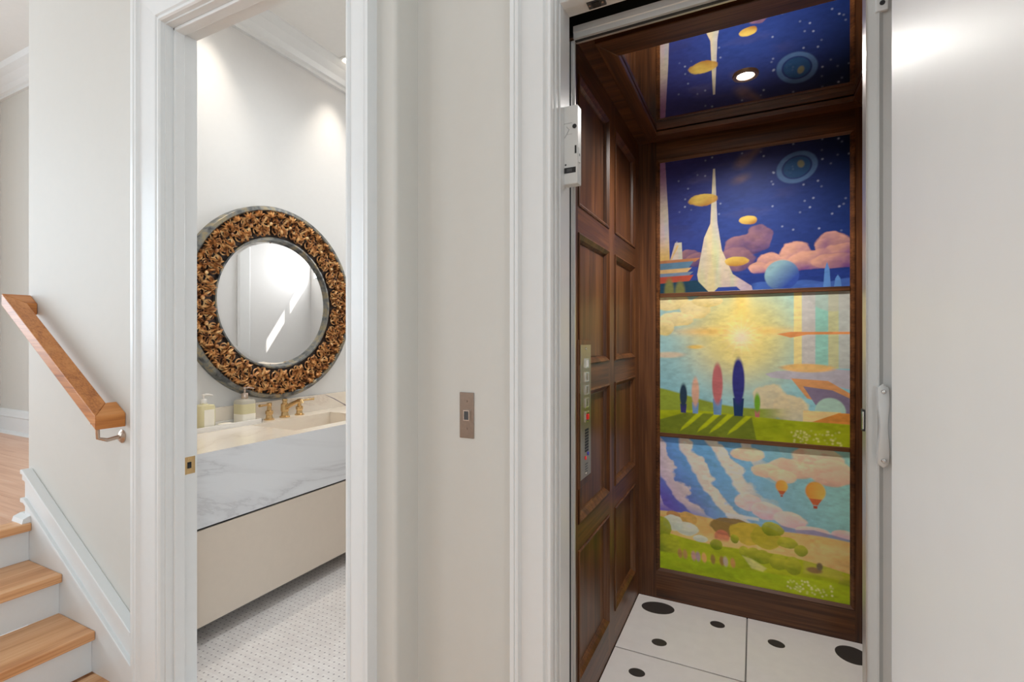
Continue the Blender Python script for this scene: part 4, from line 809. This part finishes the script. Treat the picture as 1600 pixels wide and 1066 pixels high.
# carved ornaments: one motif mesh per kind, repeated round the ring (local: x out of wall, y tangential, z radial)
def spiral(mb, cy, cz, r0, turns, s, r1=0.005, a0=0.0, lift=0.012, n=22):
    pts, rr = [], []
    for i in range(n+1):
        t = i/n; a = a0+s*turns*2*PI*t; r = r0*(1-t)**0.8+0.002; r1_ = r1*0.72; pts.append((lift+0.010*t, cy+r*math.cos(a), cz+r*math.sin(a))); rr.append(r1_*(1-0.35*t))
    mb.tube(pts, rr, 6)
def leaf(mb, cy, cz, ang, ln, wd, lift=0.014, lobes=3):
    c, s = math.cos(ang), math.sin(ang); n = 6; vs = []
    for i in range(n+1):
        t = i/n; wv = 0.62*wd*math.sin(PI*min(1, t*0.92+0.06))*(1+0.28*math.sin(t*lobes*2*PI)); h = lift+0.016*math.sin(PI*t*0.85)
        for k, hh in ((-1,-0.006),(0,0.005),(1,-0.006)):
            y, z = t*ln*c-k*wv*s, t*ln*s+k*wv*c; vs.append((h+hh, cy+y, cz+z))
    mb.add(vs, [(i*3+k, i*3+k+1, (i+1)*3+k+1, (i+1)*3+k) for i in range(n) for k in range(2)])
NM = 22; SC = 1.3
def motif(kind):
    mb = MB()
    if kind == 0:
        for s in (-1, 1):
            spiral(mb, s*0.024, 0.022, 0.022, 1.6, s, 0.0052, PI/2-s*0.6); spiral(mb, s*0.026, -0.026, 0.020, 1.5, -s, 0.005, -PI/2+s*0.5)
            leaf(mb, s*0.006, 0.0, PI/2-s*0.55, 0.05, 0.011); leaf(mb, s*0.006, 0.0, -PI/2+s*0.6, 0.05, 0.010); leaf(mb, s*0.04, 0.0, PI/2+s*0.5, 0.042, 0.009); leaf(mb, s*0.044, 0.004, -PI/2-s*0.3, 0.04, 0.009)
            spiral(mb, s*0.05, 0.046, 0.013, 1.3, -s, 0.0042, -PI/2); spiral(mb, s*0.05, -0.05, 0.012, 1.3, s, 0.004, PI/2)
        for k in range(5): leaf(mb, 0, 0.028, PI/2+(k-2)*0.55, 0.034, 0.008, 0.02)
        mb.lathe([(0.009,0.010),(0.009,0.026),(0.004,0.031),(0.001,0.032)], (0,0,0.0), (1,0,0), 8)
    else:
        for k in range(5): leaf(mb, 0, 0.036, PI/2+(k-2)*0.6, 0.03, 0.009, 0.016)
        for s in (-1, 1): spiral(mb, s*0.014, 0.012, 0.013, 1.4, s, 0.0045, PI/2); spiral(mb, s*0.014, -0.014, 0.013, 1.4, -s, 0.0045, -PI/2); leaf(mb, s*0.004, -0.02, -PI/2+s*0.7, 0.045, 0.01)
        leaf(mb, 0, -0.01, -PI/2, 0.05, 0.010, 0.018)
    return mb.mesh('scroll_ornament', True)
me0, me1 = motif(0), motif(1)
for mm_ in (me0, me1): mm_.materials.append(M['gilt'])
for i in range(NM):
    for me_, off in ((me0, 0.0), (me1, 0.5)):
        a = 2*PI*(i+off)/NM; o = inst(me_, 'scroll_ornament', rm, (XM+0.024, MYC+0.496*math.cos(a), MZC+0.496*math.sin(a))); o.rotation_euler = (a-PI/2, 0, 0); o.scale = (1.3, SC, SC)
# --- powder room downlights over the counter; the mid-room pair is added, unseen fill
def downlight(x_, y, z_, label, energy, col, size, r=0.035, blend=0.9):
    d_ = empty('recessed_downlight', (x_, y, z_), label, 'downlight')
    MB().lathe([(r,-0.001),(r+0.002,-0.006),(r+0.018,-0.007),(r+0.02,-0.001),(r+0.02,0.0),(r,0.0)], (x_,y,z_), (0,0,1), 32, closed=True).build('trim_ring', 'trim', d_, True)
    MB().lathe([(r,-0.0005),(r,-0.003),(0.001,-0.003)], (x_,y,z_), (0,0,1), 32).build('lens', 'lamp', d_)
    light('downlight_lamp', 'SPOT', (x_, y, z_-0.012), (0,0,0), energy, col, spot_size=size, spot_blend=blend, shadow_soft_size=r)
downlight(-2.585, 1.70, PCZ, 'recessed downlight over the vanity end beside the powder room doorway', 38, (1.0,0.9,0.78), 1.25)
downlight(-2.585, 2.62, PCZ, 'recessed downlight over the vanity end beside the narrow high window', 34, (1.0,0.9,0.78), 1.25)
downlight(-1.9, 1.8, PCZ, 'added fill downlight in the powder room ceiling just inside the doorway', 50, (0.92,0.97,1.0), 2.9)
downlight(-1.9, 3.2, PCZ, 'added fill downlight at the far end of the powder room ceiling', 56, (0.92,0.97,1.0), 2.9)
light('daylight_powder', 'AREA', (-1.31, PYF-0.01, 2.16), (PI/2, 0, PI), 10, (0.95,0.97,1.0), shape='RECTANGLE', size=0.58, size_y=0.26)
# --- unseen hall ceiling downlight, added to brighten the steps
downlight(-1.45, -0.1, HC, 'added unseen downlight in the hall ceiling that brightens the stairs', 36, (0.76,0.92,1.0), 2.3, 0.04)
